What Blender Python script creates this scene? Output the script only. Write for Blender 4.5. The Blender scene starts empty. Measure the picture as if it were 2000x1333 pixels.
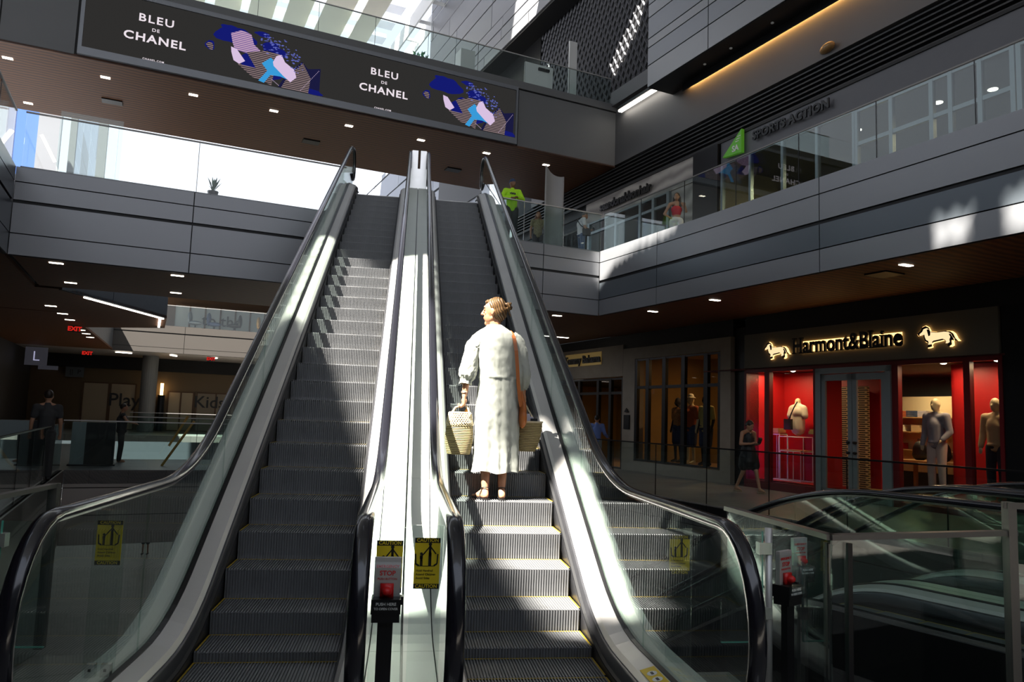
import bpy, math, random
from mathutils import Vector, Matrix, noise
random.seed(7)
S = bpy.context.scene
COL = S.collection
PI = math.pi
TH = -0.3089058864          # the mall's grid is turned against the escalators
CT, ST = math.cos(TH), math.sin(TH)
def B(u, v, z=0.0):         # mall grid -> world (escalators run along world +Y)
    return Vector((u*CT + v*ST, -u*ST + v*CT, z))
def W(x, y, z=0.0): return Vector((x, y, z))

# ------------------------------------------------------------------ materials
MATS = {}
def nt(name):
    m = bpy.data.materials.new(name); m.use_nodes = True
    n = m.node_tree; n.nodes.clear()
    o = n.nodes.new('ShaderNodeOutputMaterial')
    MATS[name] = m
    return m, n, o
def mat(name, col, rough=.5, metal=0., var=0., scale=4., bump=0., emit=None, es=0., coat=0., stretch=(1,1,1), spec=.5, alpha=None):
    m, n, o = nt(name)
    b = n.nodes.new('ShaderNodeBsdfPrincipled')
    b.inputs['Base Color'].default_value = (*col, 1)
    b.inputs['Roughness'].default_value = rough
    b.inputs['Metallic'].default_value = metal
    b.inputs['Specular IOR Level'].default_value = spec
    b.inputs['Coat Weight'].default_value = coat
    if emit: b.inputs['Emission Color'].default_value = (*emit, 1); b.inputs['Emission Strength'].default_value = es
    n.links.new(b.outputs[0], o.inputs[0])
    if var or bump:
        tc = n.nodes.new('ShaderNodeTexCoord'); mp = n.nodes.new('ShaderNodeMapping')
        mp.inputs['Scale'].default_value = stretch
        no = n.nodes.new('ShaderNodeTexNoise'); no.inputs['Scale'].default_value = scale; no.inputs['Detail'].default_value = 5
        n.links.new(tc.outputs['Object'], mp.inputs[0]); n.links.new(mp.outputs[0], no.inputs['Vector'])
        if var:
            mx = n.nodes.new('ShaderNodeMix'); mx.data_type = 'RGBA'
            mx.inputs[6].default_value = (*[c*(1-var) for c in col], 1)
            mx.inputs[7].default_value = (*[min(1, c*(1+var)) for c in col], 1)
            n.links.new(no.outputs['Fac'], mx.inputs[0]); n.links.new(mx.outputs[2], b.inputs['Base Color'])
        if bump:
            bp = n.nodes.new('ShaderNodeBump'); bp.inputs['Strength'].default_value = bump; bp.inputs['Distance'].default_value = .02
            n.links.new(no.outputs['Fac'], bp.inputs['Height']); n.links.new(bp.outputs[0], b.inputs['Normal'])
    return m
def glass(name, tint, refl=1.0, rough=0.0):
    m, n, o = nt(name)
    t = n.nodes.new('ShaderNodeBsdfTransparent'); t.inputs[0].default_value = (*tint, 1)
    g = n.nodes.new('ShaderNodeBsdfGlossy'); g.inputs['Roughness'].default_value = rough; g.inputs[0].default_value = (refl, refl, refl, 1)
    f = n.nodes.new('ShaderNodeFresnel'); gm = n.nodes.new('ShaderNodeNewGeometry'); mf = n.nodes.new('ShaderNodeMix')
    mf.inputs[2].default_value = 1.45; mf.inputs[3].default_value = 1/1.45     # same reflectance on both faces of the pane
    n.links.new(gm.outputs['Backfacing'], mf.inputs[0]); n.links.new(mf.outputs[0], f.inputs[0])
    x = n.nodes.new('ShaderNodeMixShader')
    n.links.new(f.outputs[0], x.inputs[0]); n.links.new(t.outputs[0], x.inputs[1]); n.links.new(g.outputs[0], x.inputs[2])
    n.links.new(x.outputs[0], o.inputs[0])
    return m
def emis(name, col, s):
    m, n, o = nt(name)
    e = n.nodes.new('ShaderNodeEmission'); e.inputs[0].default_value = (*col, 1); e.inputs[1].default_value = s
    n.links.new(e.outputs[0], o.inputs[0]); return m
def wave_mat(name, c1, c2, scale, rough=.5, metal=0., rot=(0,0,0), dist=0., bands='BANDS', bump=.3, vec='Object'):
    m, n, o = nt(name)
    b = n.nodes.new('ShaderNodeBsdfPrincipled'); b.inputs['Roughness'].default_value = rough; b.inputs['Metallic'].default_value = metal
    tc = n.nodes.new('ShaderNodeTexCoord'); mp = n.nodes.new('ShaderNodeMapping'); mp.inputs['Rotation'].default_value = rot
    w = n.nodes.new('ShaderNodeTexWave'); w.wave_type = bands; w.inputs['Scale'].default_value = scale; w.inputs['Distortion'].default_value = dist
    w.inputs['Detail'].default_value = 2
    r = n.nodes.new('ShaderNodeValToRGB'); r.color_ramp.elements[0].color = (*c1, 1); r.color_ramp.elements[1].color = (*c2, 1)
    bp = n.nodes.new('ShaderNodeBump'); bp.inputs['Strength'].default_value = bump; bp.inputs['Distance'].default_value = .02
    n.links.new(tc.outputs[vec], mp.inputs[0]); n.links.new(mp.outputs[0], w.inputs[0]); n.links.new(w.outputs['Fac'], r.inputs[0])
    n.links.new(r.outputs[0], b.inputs['Base Color']); n.links.new(w.outputs['Fac'], bp.inputs['Height']); n.links.new(bp.outputs[0], b.inputs['Normal'])
    n.links.new(b.outputs[0], o.inputs[0]); return m

PANEL = mat('panel_grey', (.27,.275,.29), .38, .35, .05, .6)
PANELD = mat('panel_dark', (.13,.15,.17), .36, .35, .05, .6)
PANELW = mat('panel_white', (.40,.43,.50), .4, .1, .08, .25)
PANELM = mat('panel_mixed', (.26,.26,.28), .42, .2, .3, .12, stretch=(.3,.3,1.5))
BLACK = mat('black_backing', (.006,.006,.007), .6)
BLACKM = mat('black_metal', (.012,.012,.013), .35, .4)
WALLG = mat('wall_plaster_grey', (.14,.143,.145), .7, 0, .08, .8)
WALLD = mat('wall_dark_grey', (.115,.115,.118), .55, .1, .1, .7)
LOUV = mat('louver_metal', (.035,.035,.038), .45, .3)
WOOD = wave_mat('soffit_wood', (.05,.016,.004), (.17,.058,.013), 1.6, .6, 0, (0,0,PI/2+TH), 3., bump=.05)
STEEL = mat('brushed_steel', (.60,.58,.56), .42, .55, .12, 3., stretch=(1,.15,1))
STEELB = mat('bright_steel', (.78,.77,.75), .25, .9, .08, 5.)
DECKW = mat('pale_satin_deck', (.80,.80,.76), .40, .15, .06, 2.5, stretch=(3,.3,1))
SKIRT = mat('skirt_steel_dark', (.10,.10,.11), .35, .7, .3, 6.)
STEP = mat('step_aluminium', (.205,.207,.213), .45, .25, .15, 8.)
YEL = mat('safety_yellow', (.75,.52,.02), .5); YELS = mat('step_edge_yellow', (.42,.28,.02), .6)
SIGNY = mat('sign_yellow', (.80,.60,.02), .45)
INK = mat('sign_ink', (.01,.01,.01), .5)
WHITEP = mat('white_paint', (.75,.75,.73), .5)
RED = mat('emergency_red', (.65,.01,.01), .35)
RUBBER = mat('handrail_rubber', (.010,.010,.014), .16, 0, coat=.25, spec=.6)
GUIDE = mat('guide_steel', (.20,.20,.20), .35, .7)
RAILM = mat('rail_steel_dull', (.17,.16,.15), .38, .7)
GLASSB = glass('balustrade_glass', (.86,.92,.89))
GLASSR = glass('railing_glass', (.88,.94,.93))
GLASSC = glass('railing_glass_clear', (.975,.99,.99), .8)
GLASSE = mat('glass_edge_green', (.10,.42,.33), .15, 0, spec=.8)
GLASSS = glass('shopfront_glass', (.88,.88,.86), .22)
ACRYL = glass('clear_acrylic', (.93,.96,.95), 1., .02)
TILE = None
def tile_mat(name, c, c2, sx, sy, rough=.35):
    m, n, o = nt(name)
    b = n.nodes.new('ShaderNodeBsdfPrincipled'); b.inputs['Roughness'].default_value = rough
    tc = n.nodes.new('ShaderNodeTexCoord'); mp = n.nodes.new('ShaderNodeMapping'); mp.inputs['Rotation'].default_value = (0,0,TH)
    br = n.nodes.new('ShaderNodeTexBrick'); br.offset = .5; br.inputs['Scale'].default_value = 1
    br.inputs['Brick Width'].default_value = sx; br.inputs['Row Height'].default_value = sy; br.inputs['Mortar Size'].default_value = .006
    br.inputs['Color1'].default_value = (*c, 1); br.inputs['Color2'].default_value = (*c2, 1); br.inputs['Mortar'].default_value = (c[0]*.35, c[1]*.35, c[2]*.35, 1)
    n.links.new(tc.outputs['Object'], mp.inputs[0]); n.links.new(mp.outputs[0], br.inputs[0]); n.links.new(br.outputs[0], b.inputs['Base Color'])
    n.links.new(b.outputs[0], o.inputs[0]); return m
FLOOR = tile_mat('floor_stone_tile', (.20,.19,.175), (.24,.225,.205), .9, .6)
FLOORB = tile_mat('floor_grey_tile', (.16,.165,.18), (.2,.2,.215), .9, .6)
STONE = mat('shopfront_stone', (.30,.255,.20), .65, 0, .18, 3., .1)
REDP = mat('store_red_paint', (.42,.006,.008), .5)
REDD = mat('store_red_frame', (.14,.004,.006), .4)
CREAM = mat('warm_cream_wall', (.62,.52,.33), .7)
WARM = mat('warm_store_wall', (.36,.24,.10), .75, 0, .2, 1.5)
FASC = mat('sign_fascia_taupe', (.16,.145,.115), .6)
WOODL = mat('light_wood', (.42,.24,.09), .45, 0, .25, 6., stretch=(1,8,1))
BRASS = emis('dog_emblem_face', (1.,.74,.40), 1.1)
LITE = emis('lamp_diffuser', (1.,.90,.74), 9.)
LITEW = emis('lamp_diffuser_white', (1.,.93,.82), 7.)
AMBER = emis('amber_glow_tube', (1.,.62,.25), 6.)
PINK = emis('neon_pink_tube', (.85,.25,1.), 9.)
EXITR = emis('exit_red', (1.,.03,.02), .55)
EXITG = emis('exit_green', (.05,.9,.35), .35)

# ------------------------------------------------------------------ mesh builder
class MB:
    def __init__(s, k=1.): s.v = []; s.f = []; s.mi = []; s.m = 0; s.k = k
    def add(s, vs, fs):
        n = len(s.v); s.v += [Vector(p) for p in vs]
        for f in fs: s.f.append([i+n for i in f]); s.mi.append(s.m)
        return s
    def hexa(s, p): return s.add(p, [(3,2,1,0),(4,5,6,7),(0,1,5,4),(1,2,6,5),(2,3,7,6),(3,0,4,7)])
    def box(s, a0, a1, b0, b1, c0, c1, F=W):
        a0,a1 = min(a0,a1),max(a0,a1); b0,b1 = min(b0,b1),max(b0,b1); c0,c1 = min(c0,c1),max(c0,c1)
        return s.hexa([F(a0,b0,c0),F(a1,b0,c0),F(a1,b1,c0),F(a0,b1,c0),F(a0,b0,c1),F(a1,b0,c1),F(a1,b1,c1),F(a0,b1,c1)])
    def obox(s, c, ax, ay, az):   # centre + three half-axis vectors
        c = Vector(c); ax, ay, az = Vector(ax), Vector(ay), Vector(az)
        return s.hexa([c-ax-ay-az,c+ax-ay-az,c+ax+ay-az,c-ax+ay-az,c-ax-ay+az,c+ax-ay+az,c+ax+ay+az,c-ax+ay+az])
    def loft(s, rings, close=True, caps=True):
        n = len(rings[0]); vs = [p for r in rings for p in r]; fs = []
        for i in range(len(rings)-1):
            for j in range(n if close else n-1):
                k = (j+1) % n
                fs.append((i*n+j, i*n+k, (i+1)*n+k, (i+1)*n+j))
        if caps and close: fs.append(tuple(range(n-1,-1,-1))); fs.append(tuple((len(rings)-1)*n+j for j in range(n)))
        return s.add(vs, fs)
    def tube(s, path, r, n=8, caps=True):
        path = [Vector(p) for p in path]; rs = r if isinstance(r, (list, tuple)) else [r]*len(path)
        rings = []; up = None
        for i, p in enumerate(path):
            t = (path[min(i+1, len(path)-1)] - path[max(i-1, 0)]).normalized()
            if up is None: up = Vector((0,0,1)) if abs(t.z) < .9 else Vector((1,0,0))
            a = t.cross(up).normalized(); b = a.cross(t).normalized(); up = b
            rings.append([p + (a*math.cos(2*PI*k/n) + b*math.sin(2*PI*k/n))*rs[i] for k in range(n)])
        return s.loft(rings, True, caps)
    def ell(s, c, r, n=16, m=10, rot=None):
        c = Vector(c); r = r if isinstance(r, (tuple, list)) else (r, r, r); r = [q*s.k for q in r]
        M = rot or Matrix.Identity(3); rings = []
        for i in range(m+1):
            a = -PI/2 + PI*i/m; ca = max(math.cos(a), .02)
            rings.append([c + M @ Vector((r[0]*ca*math.cos(2*PI*k/n), r[1]*ca*math.sin(2*PI*k/n), r[2]*math.sin(a))) for k in range(n)])
        return s.loft(rings)
    def cap(s, p0, p1, r0, r1=None, n=12):
        r1 = r0 if r1 is None else r1; p0, p1 = Vector(p0), Vector(p1); r0 *= s.k; r1 *= s.k
        t = (p1-p0); L = max(t.length, 1e-5); t /= L
        up = Vector((0,0,1)) if abs(t.z) < .9 else Vector((1,0,0)); a = t.cross(up).normalized(); b = a.cross(t)
        rings = []
        for d, r, c in [(-PI/2+.1,r0,p0),(-PI/4,r0,p0),(0,r0,p0),(0,r1,p1),(PI/4,r1,p1),(PI/2-.1,r1,p1)]:
            q = c + t*r*math.sin(d); rr = r*math.cos(d)
            rings.append([q + (a*math.cos(2*PI*k/n) + b*math.sin(2*PI*k/n))*rr for k in range(n)])
        return s.loft(rings)
    def prism(s, pts, d):        # closed outline extruded by vector d
        n = len(pts); d = Vector(d); vs = [Vector(p) for p in pts] + [Vector(p)+d for p in pts]
        return s.add(vs, [tuple(range(n-1,-1,-1)), tuple(range(n, 2*n))] + [(i,(i+1)%n,n+(i+1)%n,n+i) for i in range(n)])
    def strip(s, prof, path):    # open or closed cross-section (list of fn offsets) swept: path gives list of rings
        return s.loft(path, False, False)
    def build(s, name, mats, parent=None, smooth=False, origin=None):
        me = bpy.data.meshes.new(name)
        off = Vector((0,0,0))
        if parent is not None:
            p = parent
            while p is not None: off += p.location; p = p.parent
        else:
            if origin is None:
                xs = [min(v[i] for v in s.v) for i in range(3)]; xe = [max(v[i] for v in s.v) for i in range(3)]
                origin = Vector(((xs[0]+xe[0])/2, (xs[1]+xe[1])/2, xs[2]))
            off = Vector(origin)
        me.from_pydata([v-off for v in s.v], [], s.f)
        if not isinstance(mats, (list, tuple)): mats = [mats]
        for m in mats: me.materials.append(m)
        if len(mats) > 1: me.polygons.foreach_set('material_index', s.mi)
        if smooth: me.polygons.foreach_set('use_smooth', [True]*len(me.polygons))
        me.update()
        o = bpy.data.objects.new(name, me); COL.objects.link(o)
        if parent is not None: o.parent = parent
        else: o.location = off
        return o
def empty(name, loc=(0,0,0)):
    o = bpy.data.objects.new(name, None); COL.objects.link(o); o.location = loc; o.empty_display_size = .1; return o
def tag(o, label, cat, group=None, kind=None):
    if label: o['label'] = label
    if cat: o['category'] = cat
    if group: o['group'] = group
    if kind: o['kind'] = kind
    return o
def thing(name, loc, label, cat, group=None): return tag(empty(name, loc), label, cat, group)
def struct(mb, name, m, label=None):
    o = mb.build(name, m); o['kind'] = 'structure'
    if label: o['label'] = label
    return o
def remesh(o, vox, sm=6):
    r = o.modifiers.new('Remesh', 'REMESH'); r.mode = 'VOXEL'; r.voxel_size = vox; r.use_smooth_shade = True
    if sm:
        q = o.modifiers.new('Smooth', 'SMOOTH'); q.factor = .5; q.iterations = sm
    return o
def copy_tree(o, parent=None):
    c = o.copy(); COL.objects.link(c); c.parent = parent
    for ch in [x for x in o.children]: copy_tree(ch, c)
    return c
def text_mb(txt, size, O, X, Y, depth, bold=0., mb=None, align='CENTER', spacing=1.):
    """extruded lettering: O origin, X reading direction, Y up direction (unit vectors)"""
    cu = bpy.data.curves.new('t', 'FONT'); cu.body = txt; cu.size = size; cu.extrude = depth/2; cu.offset = bold
    cu.align_x = align; cu.align_y = 'CENTER'; cu.space_character = spacing; cu.resolution_u = 3
    ob = bpy.data.objects.new('t', cu); COL.objects.link(ob)
    dg = bpy.context.evaluated_depsgraph_get(); me = bpy.data.meshes.new_from_object(ob.evaluated_get(dg))
    X, Y, O = Vector(X), Vector(Y), Vector(O); N = X.cross(Y)
    mb = mb or MB()
    mb.add([O + X*v.co.x + Y*v.co.y + N*(v.co.z+depth/2) for v in me.vertices], [tuple(p.vertices) for p in me.polygons])
    bpy.data.objects.remove(ob); bpy.data.meshes.remove(me); bpy.data.curves.remove(cu)
    return mb
UDIR, VDIR = B(1,0), B(0,1); UP = Vector((0,0,1))

# ------------------------------------------------------------------ camera
cd = bpy.data.cameras.new('Camera'); cam = bpy.data.objects.new('Camera', cd); COL.objects.link(cam)
r = Vector((0.98951825, -0.14029852, 0.03420457)); u_ = Vector((-0.0478235, -0.09487819, 0.9943395)); f = Vector((0.13625909, 0.98555287, 0.10059326))
M = Matrix((r, u_, -f)).transposed().to_4x4(); M.translation = Vector((-0.05004, -6.74299, 1.73715)); cam.matrix_world = M
cd.sensor_width = 36; cd.lens = 1468.565/2000*36; cd.clip_end = 400; cd.clip_start = .05
S.camera = cam

# ------------------------------------------------------------------ escalators
SL = math.tan(PI/6)
def soft(t, w):      # 0 for t<-w, SL*t for t>w
    if t <= -w: return 0.
    if t >= w: return SL*t
    return SL*(t+w)**2/(4*w)
def up_z(Y): return soft(Y+1.212, .5) - soft(Y-10.65, .5)
def up_h(Y): return 1.23 + soft(Y+.814, .7) - soft(Y-11.08, .45)
def dn_z(Y): return -soft(Y+1.55, .5)
def dn_h(Y): return 1.21 - soft(Y+1.75, .8)
DNA = math.radians(26)
def frange(a, b, n): return [a+(b-a)*i/n for i in range(n+1)]

def make_step(mat_):
    N = 46; hw = .4925; pitch = 2*hw/N; d = .014
    prof = [(.006,-.262),(.012,-.20),(.010,-.13),(.004,-.06),(0,-.006),(.006,0),(.4,0)]
    nrm = [(-1,0),(-1,0),(-1,0),(-1,0),(-.8,.6),(0,1),(0,1)]
    xs = []
    for i in range(N):
        x = -hw + i*pitch
        xs += [(x, 1), (x+pitch*.42, 1), (x+pitch*.42+.0005, 0), (x+pitch-.0005, 0)]
    rings = []
    for (y, z), (ny, nz) in zip(prof, nrm):
        rings.append([Vector((x, y-ny*d*(1-t), z-nz*d*(1-t))) for x, t in xs])
    mb = MB(); mb.loft(rings, False, False)
    return mb
def swept(fn_pts, Ys, close=False):
    mb = MB(); mb.loft([[Vector(p) for p in fn_pts(Y)] for Y in Ys], close, close); return mb

def rail_path(hf, ya, yb, endlo, endhi, X, n):
    p = []
    R = .37
    if endlo:
        RZ = .49; zc = hf(ya) - RZ
        for i in range(0, 17):
            a = -PI/2 - PI*i/16
            p.append(Vector((X, ya+R*math.cos(a), zc+RZ*math.sin(a))))
    for Y in frange(ya, yb, n)[1 if endlo else 0:]: p.append(Vector((X, Y, hf(Y))))
    if endhi:
        zc = hf(yb) - R
        for i in range(1, 13):
            a = PI/2 - PI*i/12
            p.append(Vector((X, yb+R*math.cos(a), zc+R*math.sin(a))))
        p.append(Vector((X, yb-.35, zc-R+.02)))
    return p
def sweep_section(path, sec):     # section points: (across X, outward normal in YZ plane)
    rings = []
    for i, p in enumerate(path):
        t = (path[min(i+1, len(path)-1)]-path[max(i-1,0)]).normalized()
        nrm = Vector((1,0,0)).cross(t)      # up-ish when t = +Y
        rings.append([p + Vector((a,0,0)) + nrm*b for a, b in sec])
    m = MB(); m.loft(rings, True, True); return m

HSEC = [(-.040,-.016),(-.042,.004),(-.034,.018),(-.018,.026),(0,.029),(.018,.026),(.034,.018),(.042,.004),(.040,-.016),(.022,-.020),(.018,-.008),(-.018,-.008),(-.022,-.020)]
def escalator(name, xc, zf, hf, y0, y1, phase, ks, label, group, outer, hy=(-3.03, 11.45), both=(True,True)):
    """outer = sides (-1,+1) that carry their own outer deck"""
    root = thing(name, (xc, y0, zf(y0)), label, 'escalator', group)
    Ys = frange(y0, y1, 90)
    st = None
    for k in ks:
        Y = .4*(k-4)+phase; z = zf(Y)
        if st is None:
            mb = make_step(STEP)
            st = mb.build('step', STEP, None, origin=(0,0,0))
            ye = MB()
            ye.box(-.492,.492,.392,.399,-.004,.0004); ye.box(-.4925,-.480,.02,.39,.0002,.0015); ye.box(.480,.4925,.02,.39,.0002,.0015)
            yo = ye.build('yellow_edging', YELS, None, origin=(0,0,0)); yo.parent = st
            o = st
        else:
            o = st.copy(); COL.objects.link(o); c = yo.copy(); COL.objects.link(c); c.parent = o
        o.parent = root; o.location = Vector((xc, Y, z)) - root.location
    for s in (-1, 1):
        X = lambda d: xc + s*d
        # skirt
        swept(lambda Y: [(X(.503),Y,zf(Y)-.33),(X(.503),Y,zf(Y)+.16),(X(.520),Y,zf(Y)+.175),(X(.530),Y,zf(Y)+.16),(X(.530),Y,zf(Y)-.33)], Ys, True).build('skirt_board', SKIRT, root, True)
        br = MB()
        br.loft([[Vector((X(.503),Y,zf(Y)+.05)),Vector((X(.482),Y,zf(Y)+.055)),Vector((X(.482),Y,zf(Y)+.068)),Vector((X(.503),Y,zf(Y)+.075))] for Y in Ys])
        br.build('skirt_brush', BLACK, root)
        swept(lambda Y: [(X(.520),Y,zf(Y)+.178),(X(.548),Y,zf(Y)+.205),(X(.655),Y,zf(Y)+.235),(X(.655),Y,zf(Y)+.16),(X(.53),Y,zf(Y)+.12)], Ys, True).build('inner_deck', STEEL, root)
        swept(lambda Y: [(X(.655),Y,zf(Y)+.20),(X(.655),Y,zf(Y)+.242),(X(.683),Y,zf(Y)+.25),(X(.683),Y,zf(Y)+.20)], Ys, True).build('glass_gasket', BLACKM, root)
        # handrail, its guide and the glass below it
        path = rail_path(hf, hy[0], hy[1], both[0], both[1], X(.69), 120)
        sweep_section(path, HSEC).build('handrail', RUBBER, root, True)
        sweep_section(path, [(-.016,-.034),(.016,-.034),(.016,-.014),(-.016,-.014)]).build('handrail_guide', GUIDE, root)
        R = .33
        def top(Y):
            if both[0] and Y < hy[0]: d = min(1, (hy[0]-Y)/R); return hf(hy[0])-.49 + .455*math.sqrt(max(0,1-d*d))
            if both[1] and Y > hy[1]: d = min(1, (Y-hy[1])/R); return hf(hy[1])-.37 + R*math.sqrt(max(0,1-d*d))
            return hf(Y)-.035
        def bot(Y):
            if both[0] and Y < hy[0]: d = min(1, (hy[0]-Y)/R); return max(hf(hy[0])-.49 - .455*math.sqrt(max(0,1-d*d)), zf(Y)+.2)
            if both[1] and Y > hy[1]: d = min(1, (Y-hy[1])/R); return max(hf(hy[1])-.37 - R*math.sqrt(max(0,1-d*d)), zf(Y)+.2)
            return zf(Y)+.2
        ga, gb = (hy[0]-R if both[0] else y0), (hy[1]+R if both[1] else y1)
        cuts = [ga, -1.75, .15]
        while cuts[-1]+1.55 < gb-.8: cuts.append(cuts[-1]+1.55)
        cuts.append(gb)
        cuts = [c for c in cuts if ga <= c <= gb]
        for a, b in zip(cuts, cuts[1:]):
            ys = frange(a+.003, b-.003, 14)
            if abs(a-ga) < 1e-6: ys = [a+(b-a)*(i/22)**1.8 for i in range(23)]
            m = MB(); rings = []
            for y in ys: rings.append([Vector((X(.684),y,bot(y))),Vector((X(.696),y,bot(y))),Vector((X(.696),y,top(y))),Vector((X(.684),y,top(y)))])
            m.loft(rings); m.build('glass_panel', GLASSB, root)
        if s in outer:
            swept(lambda Y: [(X(.70),Y,zf(Y)+.235),(X(.885),Y,zf(Y)+.225),(X(.905),Y,zf(Y)+.19),(X(.905),Y,zf(Y)+.14),(X(.70),Y,zf(Y)+.14)], Ys, True).build('outer_deck', DECKW, root)
            swept(lambda Y: [(X(.89),Y,zf(Y)+.14),(X(.90),Y,zf(Y)+.14),(X(.90),Y,zf(Y)-.95),(X(.89),Y,zf(Y)-.95)], Ys, True).build('side_cladding', WALLD, root)
    swept(lambda Y: [(xc-.88,Y,zf(Y)-.95),(xc+.88,Y,zf(Y)-.95),(xc+.88,Y,zf(Y)-.90),(xc-.88,Y,zf(Y)-.90)], Ys, True).build('underside_cladding', PANELD, root)
    return root
escL = escalator('escalator', -.9, up_z, up_h, -3.9, 11.0, 0.0, range(-3, 32), 'left of the two rising escalators, empty dark steps with a patch of sunlight halfway up', 'rising escalators', (-1,))
escR = escalator('escalator', .9, up_z, up_h, -3.9, 11.0, .024, range(-3, 32), 'right of the two rising escalators, the one carrying the woman with straw baskets', 'rising escalators', (1,))
dnA = escalator('escalator', 3.72, dn_z, dn_h, -6.2, 5.5, .1, range(-8, 17), 'nearer of the two descending escalators at lower right, empty', 'descending escalators', (), hy=(-5.4, 5.5), both=(True, False))
dnB = escalator('escalator', 5.49, dn_z, dn_h, -6.2, 5.5, .2, range(-8, 17), 'farther of the two descending escalators at lower right, toward the red shop', 'descending escalators', (1,), hy=(-5.4, 5.5), both=(True, False))
# pale deck running up between the two rising escalators
def centre_deck(xa, xb, zf, y0, y1, label):
    rt = thing('escalator_deck_cover', ((xa+xb)/2, y0, zf(y0)), label, 'deck cover')
    xm = (xa+xb)/2; cuts = frange(y0, y1, 7)
    for a, b in zip(cuts, cuts[1:]):
        for (p, q) in ((xa, xm-.008), (xm+.008, xb)):
            m = MB(); m.loft([[Vector((p,Y,zf(Y)+.15)),Vector((q,Y,zf(Y)+.15)),Vector((q,Y,zf(Y)+.238)),Vector((p,Y,zf(Y)+.238))] for Y in frange(a+.002, b-.002, 14)])
            m.build('cover_plate', DECKW, rt)
    m = MB(); m.loft([[Vector((xm-.02,Y,zf(Y)+.10)),Vector((xm+.02,Y,zf(Y)+.10)),Vector((xm+.02,Y,zf(Y)+.215)),Vector((xm-.02,Y,zf(Y)+.215))] for Y in frange(y0, y1, 90)])
    m.build('centre_joint', BLACKM, rt)
    return rt
centre_deck(-.20, .20, up_z, -3.9, 11.0, 'pale steel deck running up between the two rising escalators')
dnC = centre_deck(4.42, 4.79, dn_z, -6.2, 5.5, 'pale steel deck between the two descending escalators')
m = MB(); m.loft([[Vector((3.01,Y,dn_z(Y)+.20)),Vector((3.03,Y,dn_z(Y)+.20)),Vector((3.03,Y,dn_z(Y)+.235)),Vector((3.01,Y,dn_z(Y)+.235))] for Y in frange(-6.2,5.5,60)]); m.build('edge_trim', STEELB, dnA)
m = MB(); m.loft([[Vector((2.99,Y,dn_z(Y)-1.3)),Vector((3.01,Y,dn_z(Y)-1.3)),Vector((3.01,Y,dn_z(Y)+.20)),Vector((2.99,Y,dn_z(Y)+.20))] for Y in frange(-6.2,5.5,60)]); m.build('side_cladding', BLACKM, dnA)
for o in (dnA, dnB, dnC):
    o.location = rotz(o.location, DNA) if 0 else Vector((o.location.x*math.cos(DNA)-o.location.y*math.sin(DNA), o.location.x*math.sin(DNA)+o.location.y*math.cos(DNA), o.location.z)); o.rotation_euler = (0,0,DNA)
# comb plates at the upper landing
for xc, w in ((-.9,'left'), (.9,'right')):
    m = MB(); m.box(xc-.5, xc+.5, 10.95, 12.2, 6.80, 6.858)
    tag(m.build('comb_plate', STEEL), 'steel landing plate at the head of the %s rising escalator' % w, 'landing plate')
m = MB(); m.box(-.19,.19, 11.0, 11.06, 6.86, 7.6); m.box(-.17,-.03,11.0,11.06,7.6,8.05); m.box(.03,.17,11.0,11.06,7.6,8.05)
tag(m.build('metal_end_post', STEELB), 'forked steel end plate between the handrails at the top of the escalators', 'end plate')

# ------------------------------------------------------------------ signs and stop boxes at the foot
def people_icon(mb, F, s):
    """parent holding a child's hand between two escalator newels; F(x,y) -> point, drawn as thin raised shapes"""
    def seg(a, b, w):
        a, b = Vector(a), Vector(b); t = (b-a).normalized(); n = Vector((-t.y, t.x))*w/2
        q = [a-n, b-n, b+n, a+n]; mb.prism([F(p.x*s, p.y*s) for p in q], F.n*.0012)
    def disc(c, r_): mb.prism([F((c[0]+r_*math.cos(2*PI*k/12))*s, (c[1]+r_*math.sin(2*PI*k/12))*s) for k in range(12)], F.n*.0012)
    disc((.10,.42), .065); seg((.10,.36),(.10,.10),.09); seg((.06,.06),(.14,.06),.17); seg((.08,.1),(.08,-.38),.06); seg((.13,.1),(.13,-.38),.06)
    seg((.08,.32),(-.13,.06),.045); seg((.12,.32),(.33,.06),.045)
    disc((-.22,.06), .055); seg((-.22,0),(-.22,-.14),.11); seg((-.25,-.14),(-.19,-.14),.16); seg((-.24,-.15),(-.24,-.38),.045); seg((-.19,-.15),(-.19,-.38),.045)
    seg((-.2,-.02),(-.13,.06),.04)
    seg((-.44,.06),(-.42,-.30),.05); seg((-.44,-.30),(-.30,-.38),.06); seg((.40,.06),(.38,-.30),.05); seg((.38,-.30),(.26,-.38),.06); seg((-.36,-.39),(.30,-.39),.02)
class Fr:
    def __init__(s, O, X, Y): s.O, s.X, s.Y = Vector(O), Vector(X).normalized(), Vector(Y).normalized(); s.n = s.X.cross(s.Y)
    def __call__(s, x, y): return s.O + s.X*x + s.Y*y
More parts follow.
